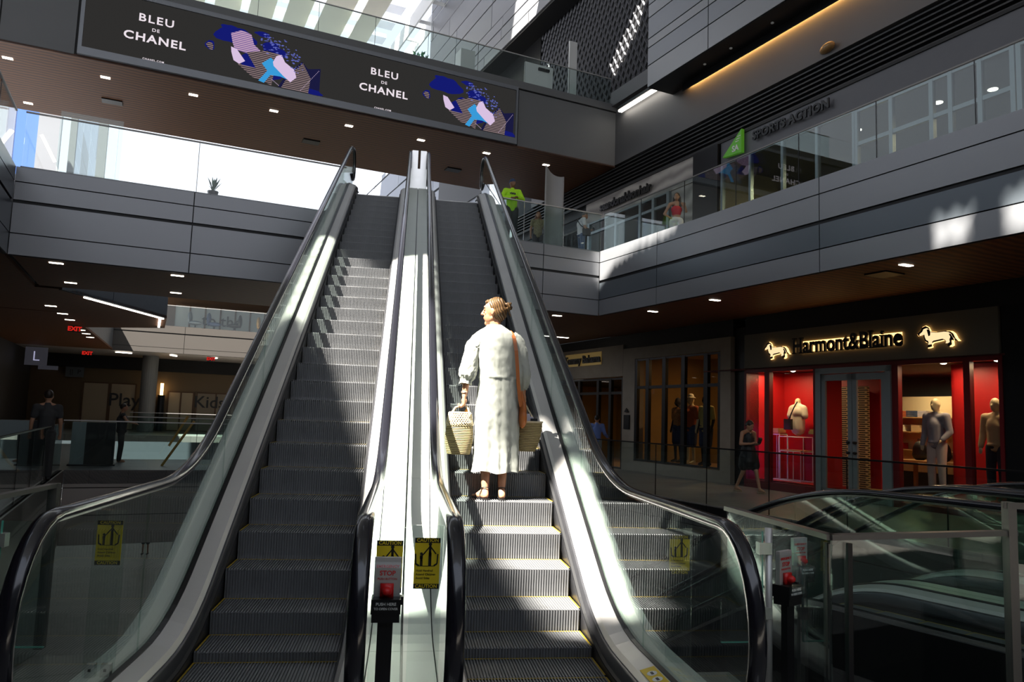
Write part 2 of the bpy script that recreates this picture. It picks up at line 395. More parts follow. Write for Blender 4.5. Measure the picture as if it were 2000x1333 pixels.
def caution_sign(x, y, zt, base, label, w=.125, full=True, ang=0.):
    rt = thing('caution_sign', (x, y, base), label, 'caution sign')
    X = Vector((math.cos(ang), math.sin(ang), 0)); N = X.cross(UP)     # N faces the camera side
    m = MB(); m.obox((x, y, (zt+base)/2), X*w*.62, N*.005, UP*(zt-base)/2); m.build('acrylic_panel', ACRYL, rt)
    m = MB()
    for k in (-1, 1): m.obox(Vector((x,y,base+.05))+X*k*w*.3, X*.025, N*.02, UP*.05)
    m.obox((x, y, base+.006), X*w*.7, N*.05, UP*.006); m.build('foot_bracket', STEELB, rt)
    b = MB()
    for k in (-1, 1): b.obox(Vector((x,y,base+.07))+X*k*w*.3+N*.021, X*.007, N*.003, UP*.007)
    b.build('bolt', BLACKM, rt)
    H = .245 if full else .15
    top = zt-.06; zc = top-H/2
    m = MB(); m.obox(Vector((x,y,zc))+N*.0062, X*w/2, N*.001, UP*H/2); st = m.build('sticker', SIGNY, rt)
    m = MB(); m.obox(Vector((x,y,top-.012))+N*.0076, X*w/2, N*.0006, UP*.012)
    if full: m.obox(Vector((x,y,top-H+.012))+N*.0076, X*w/2, N*.0006, UP*.012)
    m.build('sign_band', INK, st)
    t = MB()
    text_mb('CAUTION', .023, Vector((x,y,top-.012))+N*.0085, X, UP, .0008, .0006, t, spacing=1.05)
    if full: text_mb('CAUTION', .023, Vector((x,y,top-H+.012))+N*.0085, X, UP, .0008, .0006, t, spacing=1.05)
    t.build('sign_lettering', SIGNY, st)
    t = MB(); F = Fr(Vector((x,y,top-.085))+N*.0075, X, UP); people_icon(t, F, .13)
    if full:
        for i, s_ in enumerate(('Hold Handrail', 'Attend Children', 'Avoid Sides')):
            text_mb(s_, .0145, Vector((x,y,top-.158-.018*i))-X*w*.42+N*.0075, X, UP, .0008, .0002, t, 'LEFT')
    t.build('sign_pictogram', INK, st)
    return rt
caution_sign(-.090, -3.02, 1.19, .24, 'yellow caution sign on clear acrylic, half hidden behind the central emergency stop box', .125)
caution_sign(.092, -2.93, 1.19, .24, 'yellow caution sign on clear acrylic standing on the right half of the centre deck', .125)
caution_sign(-1.66, -2.15, 1.14, .20, 'dim yellow caution sign behind the glass of the far left escalator balustrade', .135)
caution_sign(1.73, -2.02, 1.08, .10, 'yellow caution sign behind the glass of the right escalator balustrade', .135)
def stop_box(x, y, z, label, ang=0., post=True, base=.0):
    rt = thing('emergency_stop_box', (x, y, base), label, 'stop box')
    X = Vector((math.cos(ang), math.sin(ang), 0)); N = X.cross(UP)
    c = Vector((x, y, z))
    rings = []
    for i in range(9):
        t = i/8; a = t*PI*.42
        o = N*(.065*math.cos(a)) ; zz = -.10+.20*t
        rings.append([c - X*.062 - N*.03 + UP*zz, c + X*.062 - N*.03 + UP*zz, c + X*.062 + o + UP*zz, c - X*.062 + o + UP*zz])
    m = MB(); m.loft(rings); m.build('clear_cover', ACRYL, rt)
    m = MB(); m.obox(c-N*.022, X*.060, N*.012, UP*.115); m.build('back_plate', STEEL, rt)
    m = MB(); m.obox(c+N*.0-UP*.09, X*.066, N*.05, UP*.032); m.obox(c+N*.0-UP*.137, X*.062, N*.045, UP*.022); m.obox(c+X*.07-UP*.07, X*.006, N*.02, UP*.018); lb = m.build('lower_housing', BLACKM, rt)
    t = MB(); text_mb('PUSH HERE', .018, c+N*.0515-UP*.078, X, UP, .001, .0002, t); text_mb('TO OPEN COVER', .0135, c+N*.0515-UP*.098, X, UP, .001, .0002, t)
    t.build('cover_lettering', WHITEP, lb)
    m = MB(); m.ell(c+N*.02-UP*.028, (.024,.024,.020)); m.obox(c+N*.0-UP*.028, X*.03, N*.008, UP*.03); m.build('red_button', RED, rt, True)
    t = MB(); m2 = c-N*.009
    text_mb('EMERGENCY', .018, m2+UP*.075, X, UP, .001, .0003, t); text_mb('STOP', .03, m2+UP*.045, X, UP, .001, .0006, t); text_mb('PUSH BUTTON', .013, m2+UP*.02, X, UP, .001, .0001, t)
    t.build('stop_lettering', RED, rt)
    if post:
        m = MB(); m.obox((x, y, (z-.15+base)/2), X*.034, N*.018, UP*((z-.15-base)/2)); m.build('post', BLACKM, rt)
    return rt
stop_box(-.093, -3.20, .965, 'emergency stop box with red button on a dark post between the rising escalators', post=True)
stop_box(2.02, -2.86, .955, 'emergency stop box with white lettering beside the right newel', .55, True)
stop_box(2.55, -2.05, .90, 'shadowed emergency stop box behind the corner railing', .3, True)
# yellow strip of pictograms on the right inner deck
m = MB()
def deckpt(s, t):   # along Y, across
    Y = s; return Vector((.9+.555+.09*t, Y, up_z(Y)+.2115+.025*t))
m.loft([[deckpt(Y,-.0), deckpt(Y,1.0), deckpt(Y,1.0)+UP*.002, deckpt(Y,0)+UP*.002] for Y in frange(-3.2, -2.1, 12)])
rt = tag(m.build('pictogram_strip', YEL), 'yellow strip of round pictograms stuck on the right escalator deck', 'sticker strip')
for i in range(10):
    Yc = -2.2-.1*i; c = deckpt(Yc, .5)+UP*.0032; m = MB()
    n = 14 if i < 8 else 4
    m.prism([c+Vector((.030*math.cos(2*PI*k/n+PI/4*(n==4)), .036*math.sin(2*PI*k/n+PI/4*(n==4)), .008*math.cos(2*PI*k/n))) for k in range(n)], UP*.0008)
    d = m.build('pictogram_disc', WHITEP, rt)
    m = MB(); m.obox(c+UP*.0015, (.008,0,.002), (0,.020,0), (0,0,.0006)); m.obox(c+Vector((.012,.004,.003)), (.004,0,.001), (0,.012,0), (0,0,.0006)); m.build('pictogram_mark', INK, d)

# ------------------------------------------------------------------ floors and slabs
def slab(name, quads, z0, z1, m, label=None):
    mb = MB()
    for (a0,a1,b0,b1) in quads: mb.box(a0,a1,b0,b1,z0,z1,B)
    return struct(mb, name, m, label)
mb = MB(); mb.box(-2.45, 2.3, -9.5, -3.92, -.35, -.002); mb.box(2.3, 9.5, -9.5, -4.4, -.35, -.002); mb.box(-2.45,-1.82,-3.92,-1.0,-.35,-.002); mb.box(1.82,2.3,-3.92,-1.5,-.35,-.002); mb.box(2.3,3.6,-4.4,-2.9,-.35,-.002)
struct(mb, 'floor_landing', FLOOR, 'stone floor at the foot of the escalators')
slab('floor_right_walkway', [(8.95,13.35,-16,30.5)], -.35, 0, FLOOR, 'tiled walkway in front of the red shop')
slab('floor_bridge', [(-3.9,8.95,16.0,20.4)], -.35, 0, FLOORB)
slab('floor_left_walkway', [(-14,-3.9,-16,30)], -.35, 0, FLOOR)
slab('floor_far', [(-30,8.95,41,56)], -.35, 0, FLOOR)
slab('floor_ground', [(-30,30,-16,75)], -5.9, -5.5, FLOOR, 'ground floor seen through the void')
def fascia(name, F, L, rows, joints, face, m=PANEL, md=PANELD, thick=.03):
    """F(s, d, z): s along, d outwards; rows = (z0, z1, dark?)"""
    mb = MB()
    js = [0] + list(joints) + [L]
    for z0, z1, dk in rows:
        mb.m = 1 if dk else 0
        for a, b in zip(js, js[1:]): mb.box(a+.012, b-.012, -thick, 0, z0+.012, z1-.012, F)
    mb.m = 2; mb.box(0, L, -.09, -thick-.006, rows[0][0], rows[-1][1], F)
    return struct(mb, name, [m, md, BLACK])
R4 = [(4.84,5.32,0),(5.32,5.84,1),(5.90,6.46,0),(6.46,6.82,0)]
R4l = [(4.84,5.32,0),(5.32,6.0,0),(6.05,6.46,0),(6.46,6.80,0)]
fascia('trim_1', lambda s,d,z: B(-5.06+s, 12.64-d, z), 14.92, R4l, (3.59, 7.2, 13.0), -1, m=PANEL, md=PANEL)
fascia('trim_2', lambda s,d,z: B(9.86-d, 12.64-s, z), 28.0, R4, (2.85, 8.27, 13.7, 19.1, 24.5), -1)
fascia('trim_3', lambda s,d,z: B(-5.06+d, 12.64-s, z), 28.0, R4l, (3.5, 8.0, 12.5, 17.), 1, m=PANELD, md=PANELD)
# level two slab bodies (wood soffit below, floor above)
mb = MB(); mb.box(-5.0, 13.7, 12.74, 17.4, 4.86, 4.95, B); mb.box(9.95,13.7,-16,12.74,4.86,4.95,B); mb.box(-16,-5.15,-16,24,4.86,4.95,B)
struct(mb, 'ceiling_wood_soffit', WOOD, 'dark wood soffit under the second level')
mb = MB(); mb.box(-5.0, 13.7, 12.74, 17.4, 4.96, 6.84, B); mb.box(9.96,13.7,-16,12.74,4.96,6.79,B); mb.box(-16,-5.16,-16,24,4.96,6.79,B)
mb.hexa([W(-1.85,10.95,5.6), W(1.85,10.95,5.6), B(6.2,12.8,5.6), B(1.6,12.8,5.6), W(-1.85,10.95,6.8), W(1.85,10.95,6.8), B(6.2,12.8,6.8), B(1.6,12.8,6.8)])
struct(mb, 'floor_second_level', FLOORB)
# lower left fascias below the first walkway
R2 = [(-.45,0,0),(-1.15,-.45,0),(-1.9,-1.15,0)]; R2.sort()
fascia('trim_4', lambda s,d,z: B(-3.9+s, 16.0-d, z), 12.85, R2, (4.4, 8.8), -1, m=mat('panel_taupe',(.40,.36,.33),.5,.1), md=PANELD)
fascia('trim_5', lambda s,d,z: B(-3.9+d, 16.0-s, z), 30, R2, (3.2, 7, 11, 15), -1, m=MATS['panel_taupe'], md=PANELD)
fascia('trim_6', lambda s,d,z: B(8.95-d, 16.0-s, z), 32, [(-1.9,-.5,0),(-.5,-.02,0)], (5, 10, 15, 20, 25), -1, m=WALLD, md=WALLD)

# ------------------------------------------------------------------ glass railings
def railing(name, pts, z0, h, spacing, label, F=B, joint=True, post_ends=False, railm=STEEL, wr=.022, glassm=None):
    rt = thing(name, F(pts[0][0], pts[0][1], z0), label, 'glass railing')
    for (a, b) in zip(pts, pts[1:]):
        A, Bp = Vector((a[0],a[1])), Vector((b[0],b[1])); L = (Bp-A).length; n = max(1, round(L/spacing)); t = (Bp-A)/L
        P = lambda s, d, z: F(A.x+t.x*s - t.y*d, A.y+t.y*s + t.x*d, z)
        m = MB(); m.box(-.01, L+.01, -wr, wr, z0+h-.03, z0+h, P); m.build('top_rail', railm, rt)
        for i in range(n):
            s0, s1 = L*i/n+.006, L*(i+1)/n-.006
            m = MB(); m.box(s0, s1, -.007, .007, z0-.02, z0+h-.03, P); g = m.build('glass_panel', glassm or GLASSR, rt)
            if joint and i: 
                m = MB(); m.box(L*i/n-.006, L*i/n+.006, -.009, .009, z0, z0+h-.035, P); m.build('panel_joint', BLACKM if spacing > 1.7 else STEELB, rt)
    if post_ends:
        for p in (pts[0], pts[-1]):
            m = MB(); c = F(p[0],p[1],z0+h/2); m.obox(c, F(.03,0,0), F(0,.03,0), UP*(h/2)); m.build('end_post', railm, rt)
    return rt
railing('glass_railing', [(-4.98,12.74),(2.1,12.74)], 6.8, 1.28, 3.5, 'glass railing with thin steel rail along the second level, left of the escalator heads', glassm=GLASSC, railm=RAILM)
railing('glass_railing', [(6.0,12.74),(9.95,12.74)], 6.8, 1.2, 1.3, 'short glass railing where the men stand, right of the escalator heads')
railing('glass_railing', [(9.97,12.60),(9.97,-14)], 6.8, 1.2, 1.85, 'long glass railing on the second level in front of the sports shop', railm=RAILM, wr=.016)
railing('glass_railing', [(-5.16,12.64),(-5.16,0)], 6.8, 1.25, 1.8, 'glass railing on the second level at the far left edge', glassm=GLASSC)
railing('glass_railing', [(9.0,15.9),(9.0,-8)], 0, 1.23, 1.84, 'glass railing with dark rail along the walkway in front of the red shop', railm=BLACKM, wr=.02)
railing('glass_railing', [(-4.0,16.1),(8.7,16.1)], 0, 1.28, 3.4, 'nearer glass railing across the lower bridge at left')
railing('glass_railing', [(-2.9,20.3),(8.7,20.3)], 0, 1.35, 3.4, 'farther glass railing across the lower bridge at left')
railing('glass_railing', [(-4.0,15.95),(-4.0,-6)], 0, 1.2, 1.9, 'dark glass railing along the left walkway edge', railm=BLACKM)
railing('glass_railing', [(-3,42.2),(8.0,42.2)], 0, 1.28, 3.4, 'distant glass railing in front of the papered shopfronts')
railing('glass_railing', [(2.25,-1.59),(2.28,-2.84),(3.62,-2.58)], 0, 1.16, 1.3, 'steel railing with a corner and glass beside the right newel', F=W, joint=False, wr=.028, railm=RAILM)
m = MB()
rr = thing('steel_railing', (3.62,-2.58,0), 'steel post and rail at the right edge beside the descending escalators', 'railing')
m = MB(); m.obox((3.58,-2.60,.66), (.028,0,0),(0,.028,0),(0,0,.67)); m.build('post', RAILM, rr)
m = MB(); m.obox((4.3,-2.95,1.31), (.75,-.36,0),(.01,.02,0),(0,0,.018)); m.build('rail', RAILM, rr)
m = MB(); m.obox((4.3,-2.95,.70), (.70,-.336,0),(.003,.006,0),(0,0,.58)); m.build('glass_panel', GLASSR, rr)
for q, lb in (((2.285,-2.80),'slim black post right under the railing corner at lower right'),((2.40,-2.815),'slim black post just right of the one under the railing corner')):
    m = MB(); m.obox((q[0],q[1],.555), (.013,0,0),(0,.02,0),(0,0,.555)); tag(m.build('railing_post', BLACKM), lb, 'post')
railing('glass_railing', [(-2.55,-4.5),(-2.52,-.85)], 0, 1.15, 1.8, 'steel railing with glass at the left edge of the landing', F=W, post_ends=True, wr=.028, railm=RAILM)
railing('glass_railing', [(-5.6,17.9),(13.5,17.9)], 14.12, 1.12, 2.0, 'glass railing on top of the bridge above the video screen')
# clamped gate panels by the newels
for sx, lb in ((-1, 'left'), (1, 'right')):
    rt = thing('glass_barrier', (sx*2.0,-2.35,0), 'clamped clear glass barrier panel behind the %s newel' % lb, 'glass barrier')
    x = sx*2.0
    m = MB(); m.box(x-.13, x+.13, -2.356, -2.344, .45, 1.10); m.build('glass_panel', GLASSR, rt)
    m = MB(); m.box(x+sx*.128, x+sx*.132, -2.357, -2.343, .45, 1.10); m.box(x-.13, x+.13, -2.357, -2.343, .447, .453); m.build('green_edge', GLASSE, rt)
    m = MB(); m.tube([(x+sx*.17,-2.35,0),(x+sx*.17,-2.35,1.12)], .022, 12); m.build('post', STEEL, rt, True)
    for z in (.62, 1.0):
        m = MB(); m.box(x+sx*.10, x+sx*.18, -2.375, -2.325, z-.035, z+.035); m.build('clamp', STEELB, rt)

# ------------------------------------------------------------------ bridge with the video screen
mb = MB()
mb.m = 0
mb.box(-9.0, 13.7, 17.86, 18.1, 11.68, 14.12, B)
mb.m = 1
for a, b in ((-9,-6.6),(-6.58,-4.75),(9.42,13.7)): mb.box(a+.01, b-.01, 17.80, 17.86, 11.66, 13.78 if a < 9 else 13.82, B)
mb.box(-9.0, 13.7, 17.74, 17.86, 13.86, 14.14, B)
struct(mb, 'wall_bridge_front', [BLACK, WALLG], 'grey plaster front of the bridge')
mb = MB(); mb.box(-9.0, 13.7, 17.8, 23.3, 11.62, 11.68, B)
struct(mb, 'ceiling_bridge_soffit', WOOD, 'dark wood soffit under the bridge')
mb = MB(); mb.box(-9.0, 13.7, 18.1, 23.3, 11.7, 14.1, B); struct(mb, 'floor_bridge_deck', WALLG)
scr = thing('video_screen', B(2.3,17.75,11.7), 'long black video screen on the bridge front showing perfume advertising', 'video screen')
mb = MB()
mb.box(-4.68, 9.34, 17.66, 17.80, 11.68, 11.90, B); mb.box(-4.68, 9.34, 17.66, 17.80, 13.72, 13.86, B); mb.box(-4.68,-4.58,17.66,17.80,11.9,13.72,B); mb.box(9.26,9.34,17.66,17.80,11.9,13.72,B)
mb.build('screen_frame', mat('screen_frame_grey', (.22,.23,.25), .4, .5), scr)
SCREEN = emis('screen_black', (.028,.027,.026), 1.0)
mb = MB(); mb.box(-4.58, 9.26, 17.72, 17.78, 11.90, 13.72, B); pn = mb.build('screen_panel', SCREEN, scr)
SCW = emis('screen_white', (1.,.90,.97), .85)
def scr_text(uc, zc, s=1.):
    t = MB(); N0 = lambda du, dz: B(uc+du, 17.712, zc+dz)
    for tx, sz, dz, bo, sp in (('BLEU', .33, .38, .005, 1.2), ('DE', .14, .07, .001, 1.15), ('CHANEL', .34, -.23, .008, 1.16)):
        text_mb(tx, sz*s, N0(0, dz*s), UDIR*1.16, UP, .005, bo, t, spacing=sp)
    t.build('screen_lettering', SCW, pn)
    t = MB(); text_mb('CHANEL.COM', .08, N0(0, -.86*s), UDIR, UP, .005, .001, t, spacing=1.2); t.build('screen_lettering_small', SCW, pn)
scr_text(-2.72, 12.80); scr_text(4.30, 12.80)
# abstract blue advertising image: striped shapes as they glow on the panel
def glow_mat(name, c1, c2, sc, st, dens):
    m, n, o = nt(name)
    tc = n.nodes.new('ShaderNodeTexCoord'); w = n.nodes.new('ShaderNodeTexWave'); w.bands_direction = 'Z'; w.inputs['Scale'].default_value = sc
    r_ = n.nodes.new('ShaderNodeValToRGB'); r_.color_ramp.elements[0].color = (*c1,1); r_.color_ramp.elements[1].color = (*c2,1)
    r_.color_ramp.elements[0].position = .45-dens; r_.color_ramp.elements[1].position = .6-dens
    e = n.nodes.new('ShaderNodeEmission'); e.inputs[1].default_value = st
    n.links.new(tc.outputs['Object'], w.inputs[0]); n.links.new(w.outputs['Fac'], r_.inputs[0]); n.links.new(r_.outputs[0], e.inputs[0]); n.links.new(e.outputs[0], o.inputs[0]); return m
G_P = glow_mat('screen_pink_stripes', (.15,.08,.35), (.75,.5,.65), 5.2, .8, .15)
G_P2 = glow_mat('screen_dim_stripes', (.02,.02,.03), (.42,.30,.30), 5.2, .7, .0)
G_W = emis('screen_pale_pink', (.80,.62,.88), .85)
G_B = emis('screen_blue', (.02,.03,.45), .35); G_C = emis('screen_cyan', (.05,.40,.85), .8); G_D = emis('screen_deep_blue', (.015,.015,.07), .7)
def blob2(mb, c, rx, rz, u0, seed, y, n=22, ir=.25):
    rnd = random.Random(seed); ph = [rnd.uniform(0, 6.28) for _ in range(4)]
    pts = []
    for k in range(n):
        a = 2*PI*k/n; q = 1+ir*(math.sin(2*a+ph[0])*.5+math.sin(3*a+ph[1])*.4+math.sin(5*a+ph[2])*.3)
        pts.append(B(u0+c[0]+rx*q*math.cos(a), y, c[1]+rz*q*math.sin(a)))
    mb.prism(pts[::-1], B(0,-.002,0))
def poly2(mb, pl, u0, y): mb.prism([B(u0+a, y, b) for a, b in pl][::-1], B(0,-.002,0))
def ad_image(u0, dim, nm):
    layers = [
     (G_D, 17.716, [('p',[(.25,11.95),(.45,12.35),(.95,12.95),(1.15,12.75),(1.55,12.85),(1.55,11.95)])]),
     (G_B, 17.713, [('b',(-1.10,13.28),.55,.30,3),('b',(-.30,13.55),.25,.08,5),('b',(-1.3,13.5),.22,.12,8),('b',(.05,13.1),.35,.25,9),('b',(-.45,12.55),.45,.40,11),('b',(1.3,12.02),.35,.09,12),('b',(-1.82,12.82),.12,.17,13),('b',(-.02,12.32),.48,.20,15)]),
     (G_P, 17.710, [('p',[(-1.25,13.35),(-.95,13.52),(-.65,13.46),(-.55,13.15),(-.35,13.0),(-.42,12.80),(-1.10,12.85),(-1.18,13.05)])] if not dim else []),
     (G_P2, 17.7095, [('p',[(-.75,12.85),(-.15,13.05),(.35,13.0),(.25,12.65),(.10,12.35),(.05,11.95),(-.55,12.1),(-1.0,12.42),(-.45,12.4)]), ('p',[(.35,11.95),(.55,12.4),(.98,12.9),(1.25,12.45),(1.2,11.95)]), ('b',(-1.82,12.80),.10,.11,17)]),
     (G_C, 17.708, [('p',[(-.28,12.60),(-.02,12.85),(.25,12.62),(.52,12.25),(.30,12.30),(.0,12.28),(-.18,11.98),(-.35,12.02),(-.10,12.40)])]),
     (G_W, 17.706, [('p',[(.15,12.95),(.30,13.02),(.42,12.80),(.72,12.62),(.80,12.38),(.62,12.18),(.38,12.35),(.08,12.60),(.05,12.72)]), ('p',[(-1.22,12.92),(-1.05,12.88),(-.78,12.55),(-.95,12.42),(-1.12,12.50),(-1.20,12.75)])]),
    ]
    for m_, y, ss in layers:
        if not ss: continue
        for n_, q in enumerate(ss):
            mb = MB()
            if q[0] == 'p': poly2(mb, q[1], u0, y-.0003*n_)
            else: blob2(mb, q[1], q[2], q[3], u0, q[4], y-.0003*n_)
            mb.build('screen_image', m_, pn)
    mb = MB(); rnd = random.Random(4)
    for i in range(90):
        a = rnd.uniform(0, 1); cu = -.35+1.25*a+rnd.gauss(0,.08); cz = 13.45-.75*a*a+rnd.gauss(0,.17)
        if cz > 13.68: continue
        sx = rnd.uniform(.012,.06); sz = rnd.uniform(.01,.03); t = rnd.uniform(-.5,.5)
        mb.prism([B(u0+cu-sx,17.704,cz-sz*t), B(u0+cu,17.704,cz-sz), B(u0+cu+sx,17.704,cz+sz*t), B(u0+cu,17.704,cz+sz)], B(0,-.002,0))
    mb.build('screen_speckle', emis('screen_speckle_'+nm, (.20,.24,.85), .55), pn)['kind'] = 'stuff'
    mb = MB()
    for i in range(18):
        mb.box(u0+.95+.035*i*.9, u0+.965+.035*i*.9, 17.702, 17.704, 11.98+.045*i, 12.0+.045*i, B)
        if i < 9: mb.box(u0+.02+.03*i, u0+.04+.03*i, 17.702, 17.704, 12.15-.02*i, 12.165-.02*i, B)
    mb.build('screen_dots', G_W, pn)['kind'] = 'stuff'
ad_image(.62, False, 'a'); ad_image(7.65, True, 'b')

# soffit lamps
def lamp(name, u, v, z, label, group, lu=.10, lv=.045, m=LITE):
    mb = MB(); mb.box(u-lu, u+lu, v-lv, v+lv, z-.012, z+.004, B)
    return tag(mb.build(name, m), label, 'ceiling light', group)
i = 0
for u in (-6.52,-4.01,-1.53,.95,3.47,6.10,8.70,11.25):
    lamp('ceiling_light', u, 18.95, 11.62, ['leftmost','second','third','fourth','fifth','sixth','seventh','rightmost'][i]+' lamp from the left in the front row under the bridge', 'lamps under the bridge', .13, .07); i += 1
lamp('ceiling_light', -6.45, 22.55, 11.62, 'single lamp near the far edge under the bridge at left', None, .13, .07)
for (u, v, lb) in ((-4.21,13.25,'front left lamp in the second level soffit at left'),(-1.69,13.27,'front right lamp in the second level soffit at left'),(-4.17,16.3,'rear left lamp in the second level soffit at left'),(-1.63,16.35,'rear right lamp in the second level soffit at left'),
   (8.92,13.5,'soffit lamp just right of the right escalator handrail'),(10.61,10.96,'soffit lamp over the walkway, farthest from the camera on the right'),(10.62,8.36,'soffit lamp over the walkway above the stone shopfront'),(10.64,3.03,'soffit lamp over the walkway nearest the camera on the right')):
    lamp('ceiling_light', u, v, 4.86, lb, 'lamps in the second level soffit', .14, .055)

for u, v, z, lb in ((-3.9,20.9,11.6,'left'),(2.6,21.2,11.6,'middle'),(8.3,21.4,11.6,'right')):
    mb = MB(); mb.box(u-.3,u+.3,v-.2,v+.2,z-.02,z+.03,B); tag(mb.build('ceiling_vent', BLACKM), 'dark vent in the wood soffit under the bridge, the %s one' % lb, 'vent')
mb = MB(); mb.box(10.75,11.3,3.55,4.05,4.83,4.87,B); tag(mb.build('ceiling_vent', BLACKM), 'dark square vent in the wood soffit over the right walkway', 'vent')
mb = MB(); mb.box(9.95,13.35,17.4,30,4.86,4.95,B); struct(mb, 'ceiling_right_rear_soffit', WOOD)
mb = MB(); mb.box(9.96,13.7,17.4,30,4.96,6.79,B); struct(mb, 'floor_second_right_rear', FLOORB)
lamp('linear_light', 11.74, 18.75, 4.86, 'thin light bar glimpsed just right of the right escalator handrail', None, .6, .06, LITEW)
# ------------------------------------------------------------------ right hand building
mb = MB()
mb.box(13.7, 14.0, -16, 25, 11.70, 14.6, B)
struct(mb, 'wall_right_upper', WALLD, 'dark grey plaster wall above the louvers')
mb = MB()
for i in range(7): mb.box(13.72, 13.86, -16, 30, 10.72+.14*i, 10.76+.14*i, B)
struct(mb, 'trim_louvers', LOUV)
mb = MB(); mb.box(13.9, 14.0, -16, 30, 10.3, 11.72, B); mb.box(13.66, 13.74, -16, 30, 10.62, 10.70, B); struct(mb, 'wall_right_louver_back', BLACK)
# sports shop sign band
mb = MB(); mb.box(13.7, 14.0, -16, 11.7, 9.92, 10.62, B); struct(mb, 'wall_right_sign_band', mat('sign_band_grey', (.115,.115,.125), .5, .2, .05))
mb = MB(); mb.box(13.7, 14.0, 13.0, 19.9, 9.75, 10.62, B); 
for i, v in enumerate((13.0, 13.35)): pass
STONEP = wave_mat('striped_stone', (.22,.20,.185), (.42,.39,.35), .7, .6, 0, (0,PI/2,0), 6., bump=.02)
struct(mb, 'wall_right_hair_band', STONEP)
mb = MB(); mb.box(13.75, 14.0, 13.0, 14.3, 6.85, 9.75, B); struct(mb, 'wall_right_stripe_stone', STONEP)
mb = MB(); mb.box(13.6, 14.0, 11.75, 12.95, 6.85, 10.62, B); struct(mb, 'wall_right_pier', BLACKM)
# second level shopfronts: rooms behind
def room(name, u0, u1, v0, v1, z0, z1, wallm, ceilm, floorm):
    mb = MB(); mb.m = 0
    mb.box(u1, u1+.1, v0, v1, z0, z1, B); mb.box(u0, u1, v0-.05, v0, z0, z1, B); mb.box(u0, u1, v1, v1+.05, z0, z1, B)
    mb.m = 1; mb.box(u0, u1, v0, v1, z1-.03, z1+.05, B); mb.m = 2; mb.box(u0, u1, v0, v1, z0-.06, z0-.01, B)
    return struct(mb, name, [wallm, ceilm, floorm])
OLIVE = mat('olive_wall', (.30,.27,.04), .7); TAUPE = mat('taupe_wall', (.20,.175,.12), .7); DARKC = mat('dark_ceiling', (.03,.03,.026), .7)
room('wall_sports_shop', 13.82, 18.5, -6, 11.7, 6.85, 9.9, TAUPE, DARKC, FLOORB)
mb = MB(); mb.prism([B(17.6,11.5,6.9), B(17.6,6.2,6.9), B(17.6,6.2,7.3), B(17.6,8.5,8.9), B(17.6,11.5,9.7)], B(.1,0,0)); struct(mb, 'wall_sports_feature', OLIVE, 'olive yellow feature wall in the sports shop')
room('wall_hair_shop', 13.82, 18.5, 14.35, 24, 6.85, 9.75, mat('blue_shade_wall', (.10,.12,.16), .6), DARKC, FLOORB)
def shopfront(name, u, vs, z0, z1, label, fr=.05, m=STEEL, transom=None, glassm=None, cat='shopfront'):
    rt = thing(name, B(u, (vs[0]+vs[-1])/2, z0), label, cat)
    mb = MB()
    mb.box(u-.05,u+.05,vs[0],vs[-1],z1-.06,z1,B); mb.box(u-.05,u+.05,vs[0],vs[-1],z0,z0+.06,B); mb.build('head_and_sill', m, rt)
    for v in vs: mb = MB(); mb.box(u-.06,u+.06,v-fr,v+fr,z0,z1,B); mb.build('mullion', m, rt)
    if transom:
        mb = MB(); mb.box(u-.05,u+.05,vs[0],vs[-1],transom-.05,transom+.05,B); mb.build('transom', m, rt)
    for a, b in zip(vs, vs[1:]): mb = MB(); mb.box(u-.006,u+.006,a+fr,b-fr,z0+.06,z1-.06,B); mb.build('glass_pane', glassm or GLASSS, rt)
    return rt
ALU = mat('aluminium_frame', (.17,.20,.21), .4, .6)
shopfront('shopfront', 13.7, [11.6,10.37,9.09,7.86,6.67], 6.85, 9.9, 'sports shop window with olive wall behind and metal mullions', .045, ALU)
shopfront('shopfront', 13.7, [6.6,5.6,4.55,4.09,3.42,2.73], 6.85, 9.85, 'sports shop entrance doors with transom at upper right', .05, ALU, 8.95)
shopfront('shopfront', 13.7, [2.6,0,-2.5], 6.85, 9.85, 'sports shop window at the right edge of the picture', .05, ALU)
shopfront('shopfront', 13.7, [14.35,15.2,16.0,17.6,19.6], 6.85, 9.75, 'hair salon shopfront with bluish glass', .07, ALU, 9.3)
# SA emblem and lettering
em = thing('shop_emblem', B(13.66,10.95,9.98), 'green triangular emblem with white SA letters on the sports shop front', 'shop emblem')
GREEN = mat('emblem_green', (.08,.30,.02), .4, emit=(.08,.30,.02), es=.25)
mb = MB(); mb.prism([B(13.66,10.62,9.98), B(13.66,11.45,10.05), B(13.66,10.62,10.72)], B(-.12,0,0)); mb.build('green_plate', GREEN, em)
vdn = B(0,-1)
t = MB(); text_mb('SA', .26, B(13.535,10.87,10.17), vdn, UP, .01, .008, t, spacing=.95); [t.box(13.525,13.535,10.72-.04*k+.0,10.86-.04*k,10.36+.07*k,10.385+.07*k,B) for k in range(3)]; t.build('emblem_lettering', WHITEP, em)
t = MB(); text_mb('SPORTS ACTION', .36, B(13.62,8.78,10.33), vdn, UP, .05, .012, t, spacing=1.05)
tag(t.build('shop_sign', BLACKM), 'black block lettering of the sports shop name above its window', 'shop sign')
t = MB(); text_mb('seandonaldsonhair', .46, B(13.62,16.95,10.17), vdn, UP, .06, .014, t, spacing=.98)
tag(t.build('shop_sign', BLACKM), 'black lower case lettering of the hair salon name on striped stone', 'shop sign')
